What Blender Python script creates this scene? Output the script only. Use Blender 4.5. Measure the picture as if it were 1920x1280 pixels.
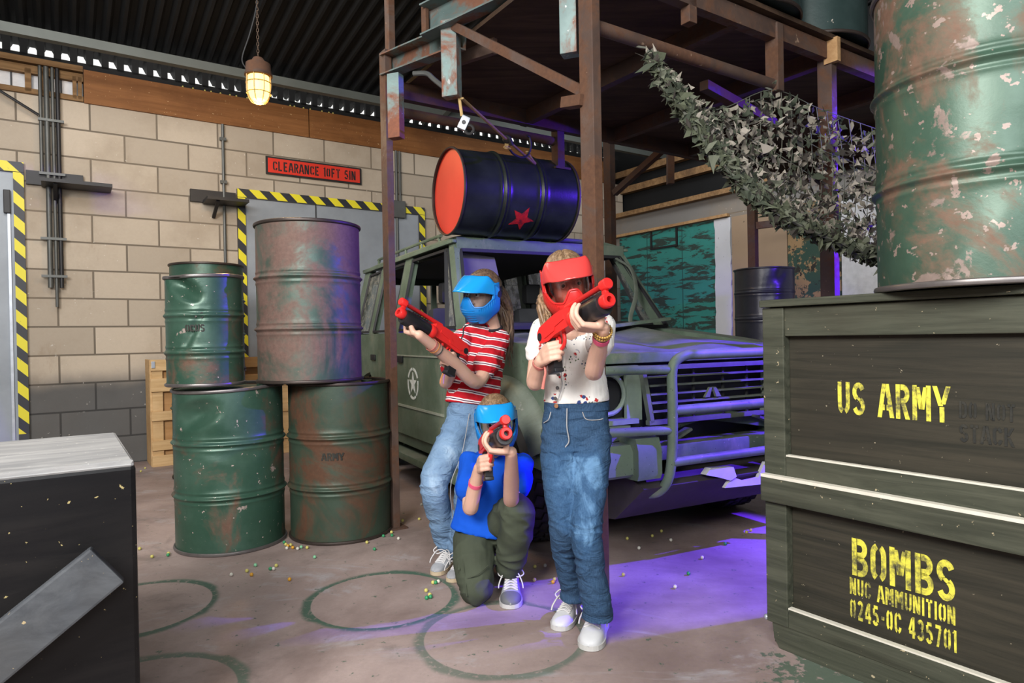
import bpy, bmesh, math, random
from mathutils import Vector as V, Matrix as Mx, Quaternion

random.seed(7)
SC = bpy.context.scene
for o in list(bpy.data.objects): bpy.data.objects.remove(o)
R = math.radians
PI = math.pi

# ------------------------------------------------------------------ camera, world, lights, exposure
# metres; the camera stands at the origin of the ground plan, 1.11 m up, and looks along +Y
cam_d = bpy.data.cameras.new('camera'); cam = bpy.data.objects.new('camera', cam_d)
SC.collection.objects.link(cam); SC.camera = cam
cam_d.sensor_width = 36; cam_d.lens = 1250/1920*36; cam_d.clip_start = .05; cam_d.clip_end = 200
_p, _r = .00648, .0182
_zc = V((0, math.sin(_p), math.cos(_p))); _fw = V((0, math.cos(_p), -math.sin(_p))); _x = V((1, 0, 0))
_right = _x*math.cos(_r) - _zc*math.sin(_r); _up = _x*math.sin(_r) + _zc*math.cos(_r); _bk = -_fw
m = Mx.Identity(4)
for i in range(3):
    m[i][0] = _right[i]; m[i][1] = _up[i]; m[i][2] = _bk[i]
m[0][3], m[1][3], m[2][3] = 0, 0, 1.11
cam.matrix_world = m

SC.view_settings.view_transform = 'Standard'; SC.view_settings.look = 'None'
SC.view_settings.gamma = 1; SC.view_settings.use_curve_mapping = False
SC.view_settings.exposure = 0.38
SC.cycles.max_bounces = 7; SC.cycles.transparent_max_bounces = 16

w = bpy.data.worlds.new('sky'); SC.world = w; w.use_nodes = True
w.node_tree.nodes['Background'].inputs[0].default_value = (.86, .92, 1, 1)
w.node_tree.nodes['Background'].inputs[1].default_value = .06

def lamp(kind, name, loc, target, energy, color, **k):
    d = bpy.data.lights.new(name, kind); o = bpy.data.objects.new(name, d); SC.collection.objects.link(o)
    o.location = loc; d.energy = energy; d.color = color
    if target is not None:
        o.rotation_euler = (V(target) - V(loc)).to_track_quat('-Z', 'Y').to_euler()
    for a, b in k.items(): setattr(d, a, b)
    return o
# soft key and fills added as plain area lamps, sun on the outside of the back wall, violet stage spots
lamp('AREA', 'front_key', (-1.9, -1.5, 3.3), (.0, 3.0, .6), 320, (1, .965, .93), shape='RECTANGLE', size=2.2, size_y=1.5)  # soft key added behind and left of the camera
lamp('AREA', 'front_fill', (1.0, -2.2, 2.8), (.3, 3.0, .7), 115, (.94, .975, 1), shape='RECTANGLE', size=1.8, size_y=1.6)  # plain soft fill from the front right
lamp('AREA', 'left_wall_fill', (-2.5, 3.6, 3.85), (-2.4, 6.2, 1.3), 50, (1, .965, .93), shape='RECTANGLE', size=2.4, size_y=1.0)  # fill for the left back wall; the roof has no opening here
lamp('AREA', 'far_wall_fill', (1.7, 6.6, 4.15), (2.75, 8.3, 1.5), 55, (.95, .97, 1), shape='RECTANGLE', size=2.0, size_y=.9)  # fill added to brighten the boards on the far right wall
lamp('SUN', 'sun', (0, 20, 20), (2.5, 12, 12), 5.5, (1, .98, .95), angle=R(1))
lamp('SPOT', 'violet_spot', (3.05, 3.25, 2.15), (1.0, 3.45, .42), 1150, (.10, .02, 1), spot_size=R(38), spot_blend=.3, shadow_soft_size=.02)
lamp('SPOT', 'violet_spot_high', (3.4, 3.7, 2.42), (.0, 4.15, 1.8), 560, (.10, .02, 1), spot_size=R(36), spot_blend=.3, shadow_soft_size=.03)
lamp('SPOT', 'violet_spot_far', (3.6, 4.0, 2.3), (2.5, 6.2, 1.2), 220, (.12, .03, 1), spot_size=R(50), spot_blend=.4, shadow_soft_size=.04)

# ------------------------------------------------------------------ helpers
ALPHA = R(34.2)                       # the hall's back wall runs 34.2 degrees off the picture plane
CA, SA = math.cos(ALPHA), math.sin(ALPHA)
def room(rx, ry, z=0):                # hall coordinates -> world
    return V((rx*CA - ry*SA, rx*SA + ry*CA, z))

def link(o, parent=None):
    SC.collection.objects.link(o)
    if parent is not None: o.parent = parent
    return o
def finish(bm, name, mat, parent=None, smooth=True, ang=40, loc=None, rotz=0):
    bmesh.ops.recalc_face_normals(bm, faces=bm.faces)
    me = bpy.data.meshes.new(name); bm.to_mesh(me); bm.free()
    return mesh_obj(me, name, mat, parent, smooth, ang, loc, rotz)
def mesh_obj(me, name, mat, parent=None, smooth=True, ang=40, loc=None, rotz=0):
    if mat is not None and not me.materials: me.materials.append(mat)
    if smooth:
        for p in me.polygons: p.use_smooth = True
        try: me.set_sharp_from_angle(angle=R(ang))
        except Exception: pass
    o = bpy.data.objects.new(name, me); link(o, parent)
    if loc is not None: o.location = loc
    if rotz: o.rotation_euler.z = rotz
    return o
def thing(name, label, cat, loc=(0, 0, 0), rotz=0, group=None):
    o = bpy.data.objects.new(name, None); o.empty_display_size = .1; link(o)
    o.location = loc; o.rotation_euler.z = rotz
    return tag(o, label, cat, group)
def tag(o, label, cat, group=None):
    o['label'] = label; o['category'] = cat
    if group: o['group'] = group
    return o
def struct(o):
    o['kind'] = 'structure'; return o
def stuff(o, label, cat):
    o['kind'] = 'stuff'; o['label'] = label; o['category'] = cat; return o

def box(bm, c, s, rot=None, bev=0):
    r = bmesh.ops.create_cube(bm, size=1)
    vs = r['verts']
    mt = Mx.Translation(V(c)) @ (rot.to_4x4() if rot is not None else Mx.Identity(4)) @ Mx.Diagonal((*s, 1))
    bmesh.ops.transform(bm, matrix=mt, verts=vs)
    if bev > 0:
        es = list({e for v in vs for e in v.link_edges})
        bmesh.ops.bevel(bm, geom=es, offset=bev, segments=2, affect='EDGES', profile=.6)
def bar(bm, a, b, w, h, up=(0, 0, 1), bev=0):
    a, b = V(a), V(b); d = (b-a); L = d.length; d.normalize()
    u = V(up); s = d.cross(u)
    if s.length < 1e-4: s = d.cross(V((1, 0, 0)))
    s.normalize(); u = s.cross(d)
    rot = Mx((d, s, u)).transposed()
    box(bm, (a+b)/2, (L, w, h), rot, bev)
def frame_ring(bm, c, d, r1, r2, seg, up=None):
    d = V(d).normalized()
    u = V(up) if up is not None else (V((0, 0, 1)) if abs(d.z) < .9 else V((0, 1, 0)))
    s = d.cross(u).normalized(); u = s.cross(d)
    return [bm.verts.new(V(c) + s*r1*math.cos(2*PI*i/seg) + u*r2*math.sin(2*PI*i/seg)) for i in range(seg)]
def skin_rings(bm, rings, closed=False, caps=True):
    n = len(rings[0])
    rs = rings + ([rings[0]] if closed else [])
    for a, b in zip(rs, rs[1:]):
        for i in range(n):
            j = (i+1) % n
            try: bm.faces.new((a[i], a[j], b[j], b[i]))
            except ValueError: pass
    if caps and not closed:
        bm.faces.new(list(reversed(rings[0]))); bm.faces.new(rings[-1])
def catmull(pts, k=6):
    P = [V(p) for p in pts]
    if len(P) < 3 or k <= 1: return P
    Q = [2*P[0]-P[1]] + P + [2*P[-1]-P[-2]]
    out = []
    for i in range(1, len(Q)-2):
        p0, p1, p2, p3 = Q[i-1:i+3]
        for s in range(k):
            t = s/k
            out.append(.5*((2*p1) + (p2-p0)*t + (2*p0-5*p1+4*p2-p3)*t*t + (3*p1-p0-3*p2+p3)*t**3))
    out.append(P[-1]); return out
def lerp_list(vals, n):
    out = []
    for i in range(n):
        t = i/(n-1)*(len(vals)-1); a = min(int(t), len(vals)-2)
        out.append(vals[a] + (vals[a+1]-vals[a])*(t-a))
    return out
def tube(bm, pts, r, seg=10, k=6, closed=False, squash=1, caps=True):
    P = catmull(pts, k)
    rr = lerp_list(r if isinstance(r, (list, tuple)) else [r, r], len(P))
    rings = []; up = None
    for i, p in enumerate(P):
        d = (P[min(i+1, len(P)-1)] - P[max(i-1, 0)])
        if d.length < 1e-9: d = V((0, 0, 1))
        d.normalize()
        if up is None: up = V((0, 0, 1)) if abs(d.z) < .9 else V((0, 1, 0))
        s = d.cross(up)
        if s.length < 1e-5: s = d.orthogonal()
        s.normalize(); up = s.cross(d)
        rings.append([bm.verts.new(p + s*rr[i]*math.cos(2*PI*q/seg) + up*rr[i]*squash*math.sin(2*PI*q/seg)) for q in range(seg)])
    skin_rings(bm, rings, closed, caps)
def lathe(bm, prof, seg=32, org=(0, 0, 0), axis=None, caps=False):
    org = V(org)
    if axis is None: ax, s, u = V((0, 0, 1)), V((1, 0, 0)), V((0, 1, 0))
    else:
        ax = V(axis).normalized(); s = ax.orthogonal().normalized(); u = ax.cross(s)
    rings = []
    for r, z in prof:
        rings.append([bm.verts.new(org + ax*z + (s*math.cos(2*PI*i/seg) + u*math.sin(2*PI*i/seg))*max(r, 1e-5)) for i in range(seg)])
    skin_rings(bm, rings, False, caps)
    return rings
def prism(bm, poly, fn0, fn1):
    """poly of (a, b); fn0/fn1 place a point on the near and far face"""
    A = [bm.verts.new(fn0(a, b)) for a, b in poly]; B = [bm.verts.new(fn1(a, b)) for a, b in poly]
    n = len(poly)
    bm.faces.new(A); bm.faces.new(list(reversed(B)))
    for i in range(n):
        j = (i+1) % n; bm.faces.new((A[i], B[i], B[j], A[j]))
def ell(bm, c, rad, rot=None, seg=20):
    r = bmesh.ops.create_uvsphere(bm, u_segments=seg, v_segments=max(8, seg//2), radius=1)
    mt = Mx.Translation(V(c)) @ (rot.to_4x4() if rot is not None else Mx.Identity(4)) @ Mx.Diagonal((*rad, 1))
    bmesh.ops.transform(bm, matrix=mt, verts=r['verts'])
def bevel_all(bm, off, seg=2, ang=30):
    es = [e for e in bm.edges if len(e.link_faces) == 2 and e.calc_face_angle(0) > R(ang)]
    bmesh.ops.bevel(bm, geom=es, offset=off, segments=seg, affect='EDGES', profile=.6)
def B(): return bmesh.new()

# ------------------------------------------------------------------ material nodes
class NT:
    def __init__(s, name):
        s.m = bpy.data.materials.new(name); s.m.use_nodes = True
        s.t = s.m.node_tree; s.n = s.t.nodes; s.n.clear()
        s.out = s.n.new('ShaderNodeOutputMaterial'); s.b = s.n.new('ShaderNodeBsdfPrincipled')
        s.t.links.new(s.b.outputs[0], s.out.inputs[0])
        s._co = {}
    def L(s, a, b):
        s.t.links.new(a, b)
    def put(s, sock, v):
        if hasattr(v, 'is_output') or isinstance(v, bpy.types.NodeSocket): s.L(v, sock)
        elif isinstance(v, (tuple, list)) and len(v) == 3 and sock.type == 'RGBA': sock.default_value = (*v, 1)
        else: sock.default_value = v
    def co(s, kind='Object', vary=False):
        if (kind, vary) in s._co: return s._co[(kind, vary)]
        n = s.n.new('ShaderNodeTexCoord'); o = n.outputs[kind]
        if vary:
            oi = s.n.new('ShaderNodeObjectInfo'); mu = s.n.new('ShaderNodeVectorMath'); mu.operation = 'MULTIPLY_ADD'
            cb = s.n.new('ShaderNodeCombineXYZ')
            for i in range(3): s.L(oi.outputs['Random'], cb.inputs[i])
            s.L(cb.outputs[0], mu.inputs[0]); mu.inputs[1].default_value = (37, 53, 71); s.L(o, mu.inputs[2]); o = mu.outputs[0]
        s._co[(kind, vary)] = o; return o
    def map(s, v, scale=(1, 1, 1), rot=(0, 0, 0), loc=(0, 0, 0)):
        n = s.n.new('ShaderNodeMapping'); s.L(v, n.inputs[0])
        n.inputs['Scale'].default_value = scale; n.inputs['Rotation'].default_value = rot; n.inputs['Location'].default_value = loc
        return n.outputs[0]
    def noise(s, v, scale=5, detail=4, rough=.55, dist=0):
        n = s.n.new('ShaderNodeTexNoise'); s.L(v, n.inputs['Vector'])
        n.inputs['Scale'].default_value = scale; n.inputs['Detail'].default_value = detail
        n.inputs['Roughness'].default_value = rough; n.inputs['Distortion'].default_value = dist
        return n.outputs[0]
    def vor(s, v, scale=5, feature='F1', out='Distance', rnd=1):
        n = s.n.new('ShaderNodeTexVoronoi'); n.feature = feature; s.L(v, n.inputs['Vector'])
        n.inputs['Scale'].default_value = scale; n.inputs['Randomness'].default_value = rnd
        return n.outputs[out]
    def wave(s, v, scale=5, dist=0, axis='X', detail=2, dscale=1):
        n = s.n.new('ShaderNodeTexWave'); n.bands_direction = axis; s.L(v, n.inputs['Vector'])
        n.inputs['Scale'].default_value = scale; n.inputs['Distortion'].default_value = dist
        n.inputs['Detail'].default_value = detail; n.inputs['Detail Scale'].default_value = dscale
        return n.outputs['Fac']
    def step(s, v, a, b):
        n = s.n.new('ShaderNodeMapRange'); n.interpolation_type = 'SMOOTHSTEP'; n.clamp = True
        s.put(n.inputs['Value'], v); n.inputs['From Min'].default_value = a; n.inputs['From Max'].default_value = b
        return n.outputs[0]
    def ma(s, op, a, b=0, c=0):
        n = s.n.new('ShaderNodeMath'); n.operation = op
        for i, q in enumerate((a, b, c)):
            if i < len(n.inputs): s.put(n.inputs[i], q)
        return n.outputs[0]
    def mix(s, f, a, b, mode='MIX'):
        n = s.n.new('ShaderNodeMix'); n.data_type = 'RGBA'; n.blend_type = mode
        s.put(n.inputs[0], f); s.put(n.inputs[6], a); s.put(n.inputs[7], b); return n.outputs[2]
    def xyz(s, v):
        n = s.n.new('ShaderNodeSeparateXYZ'); s.L(v, n.inputs[0]); return n.outputs
    def attr(s, name):
        n = s.n.new('ShaderNodeAttribute'); n.attribute_name = name; return n.outputs['Fac']
    def bump(s, h, strength=.3, dist=.01):
        n = s.n.new('ShaderNodeBump'); s.L(h, n.inputs['Height']); n.inputs['Strength'].default_value = strength
        n.inputs['Distance'].default_value = dist
        if s.b.inputs['Normal'].is_linked: s.L(s.b.inputs['Normal'].links[0].from_socket, n.inputs['Normal'])
        s.L(n.outputs[0], s.b.inputs['Normal'])
    def set(s, color=None, rough=None, metal=None, spec=None):
        if color is not None: s.put(s.b.inputs['Base Color'], color)
        if rough is not None: s.put(s.b.inputs['Roughness'], rough)
        if metal is not None: s.put(s.b.inputs['Metallic'], metal)
        if spec is not None: s.put(s.b.inputs['Specular IOR Level'], spec)
        return s.m

def plain(name, col, rough=.55, metal=0, var=.25, scale=6, bump=0, bscale=60, spec=.5):
    t = NT(name); co = t.co()
    n = t.noise(co, scale, 5, .6)
    dark = tuple(c*(1-var) for c in col); lite = tuple(min(1, c*(1+var)) for c in col)
    t.set(t.mix(n, dark, lite), rough, metal, spec)
    if bump: t.bump(t.noise(co, bscale, 4, .6), bump, .004)
    return t.m
def worn(name, base, base2, rust=(.16, .07, .035), rust2=(.3, .15, .08), amt=.42, rscale=2.6, chip=None, camt=.66, cscale=7, rough=.5, metal=.0, spec=.5, stretch=1, dust=None, edge=0):
    """painted steel with rust clouds and flaked spots of its own shape"""
    t = NT(name); co = t.co('Object', True); cs = t.map(co, (1, 1, stretch))
    c = t.mix(t.step(t.noise(cs, 3.1, 5, .6), .35, .68), base, base2)
    c = t.mix(t.ma('MULTIPLY', t.noise(cs, 38, 3, .7), .35), c, tuple(q*.55 for q in base))
    rn = t.noise(cs, rscale, 8, .68, .6)
    rf = t.step(rn, 1-amt-.07, 1-amt+.08)
    rc = t.mix(t.noise(co, 45, 4, .7), rust, rust2)
    c = t.mix(rf, c, rc)
    if chip is not None:
        cf = t.step(t.noise(co, cscale, 6, .62, .3), camt, camt+.025)
        c = t.mix(cf, c, t.mix(t.noise(co, 60, 3), tuple(q*.6 for q in chip), chip))
        sp = t.step(t.noise(t.map(co, loc=(5, 2, 9)), cscale*5, 3, .6), camt+.02, camt+.05)
        c = t.mix(sp, c, chip)
    if dust is not None:
        c = t.mix(t.ma('MULTIPLY', t.step(t.noise(co, 1.7, 6, .65), .42, .7), .55), c, dust)
    t.set(c, t.ma('ADD', t.ma('MULTIPLY', rf, .3), rough), metal, spec)
    t.bump(rn, .12, .01); t.bump(t.noise(co, 70, 4, .7), .12, .003)
    return t.m

# ------------------------------------------------------------------ materials
M = {}
def mk_floor():
    t = NT('concrete'); co = t.co()
    X = t.xyz(co)
    c = t.mix(t.step(t.noise(co, .9, 7, .62, .4), .33, .66), (.215, .155, .138), (.46, .36, .33))
    c = t.mix(t.ma('MULTIPLY', t.step(t.noise(t.map(co, (1, 1.9, 1), (0, 0, .5)), 1.7, 6, .7, 1.2), .54, .7), .65), c, (.47, .455, .475))
    c = t.mix(t.ma('MULTIPLY', t.step(t.noise(t.map(co, loc=(3, 8, 0)), 2.3, 7, .7, .5), .55, .72), .7), c, (.17, .138, .128))
    c = t.mix(t.ma('MULTIPLY', t.noise(co, 60, 4, .7), .35), c, (.12, .10, .095))
    # green over-spray rings left from painting drums, and splashes of green paint
    ring = None
    for (cx, cy, r, soft) in ((-.576, 2.855, .305, 1), (-1.60, 2.80, .30, 1), (-1.185, 2.06, .30, .8), (-.055, 2.475, .30, .7)):
        dx = t.ma('SUBTRACT', X[0], cx); dy = t.ma('SUBTRACT', X[1], cy)
        d = t.ma('SQRT', t.ma('ADD', t.ma('MULTIPLY', dx, dx), t.ma('MULTIPLY', dy, dy)))
        wob = t.ma('MULTIPLY', t.ma('SUBTRACT', t.noise(t.map(co, loc=(cx, cy, 0)), 4, 2), .42), .085)
        inner = t.step(d, r-.012, r-.007)
        outer = t.ma('SUBTRACT', 1, t.step(t.ma('SUBTRACT', d, t.ma('MAXIMUM', wob, 0)), r+.002, r+.03))
        f = t.ma('MULTIPLY', t.ma('MULTIPLY', inner, outer), soft)
        ring = f if ring is None else t.ma('MAXIMUM', ring, f)
    ring = t.ma('MULTIPLY', ring, t.step(t.noise(co, 42, 4, .7), .3, .48))
    c = t.mix(t.ma('MULTIPLY', ring, .88), c, (.035, .105, .07))
    dx = t.ma('SUBTRACT', X[0], 1.02); dy = t.ma('SUBTRACT', X[1], 2.12)
    d = t.ma('SQRT', t.ma('ADD', t.ma('MULTIPLY', dx, dx), t.ma('MULTIPLY', dy, dy)))
    sp = t.ma('MULTIPLY', t.ma('SUBTRACT', 1, t.step(d, .06, .32)), 1)
    sp = t.step(t.ma('ADD', t.noise(co, 22, 5, .7), t.ma('MULTIPLY', sp, .25)), .62, .68)
    c = t.mix(t.ma('MULTIPLY', sp, .8), c, (.045, .10, .065))
    t.set(c, t.ma('ADD', t.ma('MULTIPLY', t.noise(co, 3, 5), .3), .42), 0, .4)
    t.bump(t.noise(co, 9, 8, .7), .12, .02); t.bump(t.noise(co, 120, 3), .08, .002)
    return t.m
def mk_block(name, paint_z, beige, dark, tint=1):
    t = NT(name); co = t.co(); X = t.xyz(co)
    cb = t.n.new('ShaderNodeCombineXYZ'); t.L(X[0], cb.inputs[0]); t.L(X[2], cb.inputs[1])
    br = t.n.new('ShaderNodeTexBrick'); t.L(cb.outputs[0], br.inputs['Vector'])
    br.offset = .5; br.inputs['Scale'].default_value = 1; br.inputs['Brick Width'].default_value = .543; br.inputs['Row Height'].default_value = .255
    br.inputs['Mortar Size'].default_value = .0085; br.inputs['Mortar Smooth'].default_value = .2; br.inputs['Bias'].default_value = 0
    br.inputs['Color1'].default_value = (*beige, 1); br.inputs['Color2'].default_value = (*[q*.74 for q in beige], 1)
    br.inputs['Mortar'].default_value = (.135, .115, .09, 1)
    c = br.outputs['Color']
    c = t.mix(t.ma('MULTIPLY', t.step(t.noise(co, 1.1, 6, .65), .42, .72), .55), c, (.27, .215, .155))
    c = t.mix(t.ma('MULTIPLY', t.step(t.noise(t.map(co, (1, 1, .35), loc=(2, 2, 7)), 3, 6, .7), .58, .75), .5), c, (.20, .13, .07))
    c = t.mix(t.ma('MULTIPLY', t.noise(co, 50, 4, .7), .28), c, (.25, .2, .15))
    if paint_z:
        pz = t.ma('ADD', X[2], t.ma('MULTIPLY', t.ma('SUBTRACT', t.noise(co, 2.5, 3), .5), .16))
        pf = t.ma('SUBTRACT', 1, t.step(pz, paint_z-.12, paint_z+.12))
        pcol = t.mix(br.outputs['Fac'], t.mix(t.noise(co, 4, 5, .6), tuple(q*.65 for q in dark), dark), tuple(q*.4 for q in dark))
        c = t.mix(t.ma('MULTIPLY', pf, .93), c, pcol)
    # white scuffs and paintball splatter
    sc = t.step(t.noise(t.map(co, (1, 1, 1.6)), 13, 6, .72, .4), .665, .70)
    near = t.ma('SUBTRACT', 1, t.step(t.ma('ABSOLUTE', t.ma('SUBTRACT', X[2], .9)), .35, 1.3))
    c = t.mix(t.ma('MULTIPLY', t.ma('MULTIPLY', sc, near), .7), c, (.62, .60, .56))
    dots = t.ma('SUBTRACT', 1, t.step(t.vor(co, 16), .07, .11))
    dm = t.step(t.noise(co, 2.2, 3), .5, .62)
    c = t.mix(t.ma('MULTIPLY', t.ma('MULTIPLY', dots, dm), .65), c, (.62, .58, .52))
    t.set(c, .85, 0, .25)
    t.bump(t.ma('SUBTRACT', 1, br.outputs['Fac']), .5, .008); t.bump(t.noise(co, 70, 5, .7), .22, .004)
    return t.m
def mk_wood(name, c1, c2, c3, grain=(1, 18, 18), rough=.7, chips=None, chipamt=.66, knots=True, bump=.2, vary=True):
    t = NT(name); co = t.co('Object', vary); g = t.map(co, grain)
    f = t.noise(g, 1.6, 8, .65, .7)
    c = t.mix(t.step(f, .3, .7), c1, c2)
    c = t.mix(t.ma('MULTIPLY', t.step(t.noise(co, 2.2, 5, .6), .45, .7), .6), c, c3)
    if chips is not None:
        cf = t.step(t.noise(t.map(co, (.5, 1.2, 1.2)), 14, 6, .7), chipamt, chipamt+.03)
        c = t.mix(cf, c, chips)
        c = t.mix(t.step(t.noise(co, 48, 3, .6), .69, .72), c, tuple(q*1.1 for q in chips))
    t.set(c, rough, 0, .22); t.bump(f, bump, .004); t.bump(t.noise(co, 90, 3), .08, .002)
    return t.m
def mk_hazard():
    t = NT('hazard_tape'); co = t.co('UV'); X = t.xyz(co)
    f = t.ma('FRACT', t.ma('DIVIDE', t.ma('ADD', X[0], X[1]), .205))
    c = t.mix(t.step(f, .5, .515), (.70, .62, .02), (.018, .02, .028))
    c = t.mix(t.step(t.noise(t.co(), 26, 5, .7), .66, .7), c, (.05, .05, .045))
    t.set(c, .5); return t.m
def mk_corr(name, col, c2):
    t = NT(name); co = t.co()
    t.set(t.mix(t.noise(co, 2, 6, .7), col, c2), .7, .1, .3); return t.m
def mk_lens(name, tint, dens=.35):
    t = NT(name); t.n.remove(t.b)
    tr = t.n.new('ShaderNodeBsdfTransparent'); tr.inputs[0].default_value = (*tint, 1)
    gl = t.n.new('ShaderNodeBsdfGlossy'); gl.inputs['Roughness'].default_value = .08
    fr = t.n.new('ShaderNodeFresnel'); fr.inputs[0].default_value = 1.5
    f = t.ma('ADD', t.ma('MULTIPLY', fr.outputs[0], .8), dens*.1)
    mx = t.n.new('ShaderNodeMixShader'); t.L(f, mx.inputs[0]); t.L(tr.outputs[0], mx.inputs[1]); t.L(gl.outputs[0], mx.inputs[2])
    t.L(mx.outputs[0], t.out.inputs[0]); return t.m
def mk_dusty_glass():
    t = NT('dusty_glass'); t.n.remove(t.b); co = t.co()
    tr = t.n.new('ShaderNodeBsdfTransparent'); tr.inputs[0].default_value = (.72, .78, .78, 1)
    df = t.n.new('ShaderNodeBsdfDiffuse'); df.inputs[0].default_value = (.30, .31, .28, 1)
    gl = t.n.new('ShaderNodeBsdfGlossy'); gl.inputs['Roughness'].default_value = .1
    f = t.ma('ADD', t.ma('MULTIPLY', t.step(t.noise(co, 9, 7, .75), .42, .62), .55), .12)
    a = t.n.new('ShaderNodeMixShader'); t.L(f, a.inputs[0]); t.L(tr.outputs[0], a.inputs[1]); t.L(df.outputs[0], a.inputs[2])
    b = t.n.new('ShaderNodeMixShader'); b.inputs[0].default_value = .08; t.L(a.outputs[0], b.inputs[1]); t.L(gl.outputs[0], b.inputs[2])
    t.L(b.outputs[0], t.out.inputs[0]); return t.m
def emit(name, col, s):
    t = NT(name); t.set((0, 0, 0), .5); t.put(t.b.inputs['Emission Color'], col); t.b.inputs['Emission Strength'].default_value = s
    return t.m
def mk_spray(name, col, under):
    """sprayed stencil paint: thin towards its rim, worn through in spots"""
    t = NT(name); co = t.co()
    f = t.step(t.noise(co, 24, 6, .72), .33, .58)
    t.set(t.mix(t.ma('MULTIPLY', f, .95), under, col), .6, 0, .3); return t.m

M['floor'] = mk_floor()
M['block'] = mk_block('painted_blockwork', .80, (.53, .46, .37), (.105, .108, .11))
M['block_grey'] = mk_block('grey_blockwork', 0, (.21, .21, .205), (.1, .1, .1))
M['door_grey'] = plain('grey_door_paint', (.26, .29, .325), .5, .1, .35, 3, .05)
M['door_frame'] = plain('dark_door_frame', (.035, .037, .04), .6)
M['hazard'] = mk_hazard()
M['plywood'] = mk_wood('stained_plywood', (.17, .07, .022), (.245, .105, .035), (.13, .05, .016), (1, 1, 14), .6, (.5, .36, .2), .80)
M['raw_timber'] = mk_wood('raw_timber', (.33, .19, .085), (.46, .29, .14), (.2, .1, .05), (1.2, 14, 14), .75)
M['old_timber'] = mk_wood('old_timber', (.16, .09, .04), (.28, .17, .08), (.05, .03, .02), (1.2, 14, 14), .8)
M['pale_crate'] = mk_wood('pale_crate_wood', (.52, .33, .15), (.66, .45, .235), (.45, .26, .11), (1.2, 16, 16), .7)
M['crate_ply'] = mk_wood('crate_plywood', (.42, .22, .085), (.53, .30, .13), (.36, .18, .07), (1.2, 9, 9), .7)
M['olive_wood'] = mk_wood('olive_painted_wood', (.034, .038, .027), (.074, .078, .056), (.048, .044, .031), (1.3, 20, 20), .5, (.36, .30, .19), .70)
M['olive_panel'] = mk_wood('olive_painted_panel', (.021, .021, .016), (.045, .040, .029), (.028, .025, .019), (1.0, 1, 22), .5, (.28, .24, .17), .735)
M['black_block'] = mk_wood('black_painted_wood', (.004, .004, .005), (.012, .011, .011), (.007, .007, .008), (1, 6, 6), .45, (.34, .28, .13), .735)
M['block_top'] = mk_wood('scuffed_grey_top', (.25, .255, .26), (.42, .42, .415), (.33, .31, .29), (1.5, 8, 8), .8, (.55, .55, .53), .66)
M['plank'] = mk_wood('grey_painted_plank', (.045, .05, .058), (.085, .093, .103), (.06, .058, .055), (1, 9, 9), .6, (.33, .26, .15), .68)
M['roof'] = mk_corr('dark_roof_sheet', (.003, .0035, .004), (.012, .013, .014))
M['roof_steel'] = plain('grey_green_steel', (.075, .085, .078), .6, .2, .3, 4)
M['dark_steel'] = plain('dark_steel', (.022, .02, .02), .6, .3, .4, 4)
def mk_sheet():
    t = NT('translucent_sky_backing'); t.n.remove(t.b); tr = t.n.new('ShaderNodeBsdfTranslucent'); tr.inputs[0].default_value = (.85, .86, .86, 1)
    t.L(tr.outputs[0], t.out.inputs[0]); return t.m
M['sheet_light'] = mk_sheet()  # backing that glows in the sun, for the bright eave gaps
M['white_wash'] = plain('white_washed_block', (.62, .62, .63), .8, 0, .3, 12, .3, 30)
M['rust'] = worn('rusty_steel', (.072, .044, .034), (.115, .074, .056), (.052, .025, .016), (.15, .07, .036), .5, 4, (.33, .22, .15), .70, 9, .65, .2)
M['rust_dark'] = worn('dark_rusty_steel', (.04, .022, .016), (.075, .04, .028), (.05, .025, .015), (.11, .05, .025), .5, 4, None, .7, 9, .7, .2)
M['teal_steel'] = worn('peeling_teal_steel', (.115, .175, .17), (.20, .29, .28), (.10, .045, .03), (.30, .105, .055), .50, 4, (.45, .47, .46), .66, 9, .55, .1)
M['teal_beam'] = worn('dull_teal_steel', (.075, .115, .11), (.125, .175, .17), (.09, .04, .028), (.19, .08, .04), .47, 4, (.3, .3, .28), .70, 9, .6, .1)
M['deck_ply'] = mk_wood('dark_deck_plywood', (.035, .021, .013), (.07, .042, .026), (.022, .014, .01), (1, 10, 10), .8)
M['conduit'] = plain('grey_conduit', (.10, .105, .10), .5, .4, .35, 9)
M['black_metal'] = plain('black_metal', (.02, .02, .022), .5, .3, .4)
M['sign_red'] = plain('red_sign', (.62, .035, .018), .4, 0, .18, 5)
M['sign_black'] = plain('black_sign_paint', (.012, .011, .011), .5)
M['yellow_spray'] = mk_spray('yellow_stencil', (.72, .66, .07), (.09, .085, .045))
M['faint_spray'] = mk_spray('faint_black_stencil', (.018, .019, .017), (.038, .036, .028))
M['white_spray'] = mk_spray('white_stencil', (.78, .82, .79), (.55, .6, .56))
M['red_spray'] = mk_spray('red_stencil', (.45, .012, .01), (.12, .01, .012))
M['bright_edge'] = plain('bare_wood_edge', (.62, .59, .50), .7, 0, .2, 20)
M['glass'] = mk_dusty_glass()
M['cable'] = plain('black_cable', (.014, .014, .015), .55)
M['chain'] = plain('rusty_chain', (.07, .045, .03), .55, .6)
M['rope'] = plain('ochre_strap', (.40, .27, .11), .8, 0, .45, 14, .3)
M['galv'] = plain('galvanised_steel', (.42, .45, .50), .4, .5, .25, 18)
M['bulb'] = emit('lit_bulb', (1, .62, .17), 26)
M['lamp_glass'] = emit('glowing_lamp_glass', (1, .52, .10), 5)
M['lamp_cage'] = plain('lamp_cage', (.28, .19, .08), .5, .5)

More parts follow.
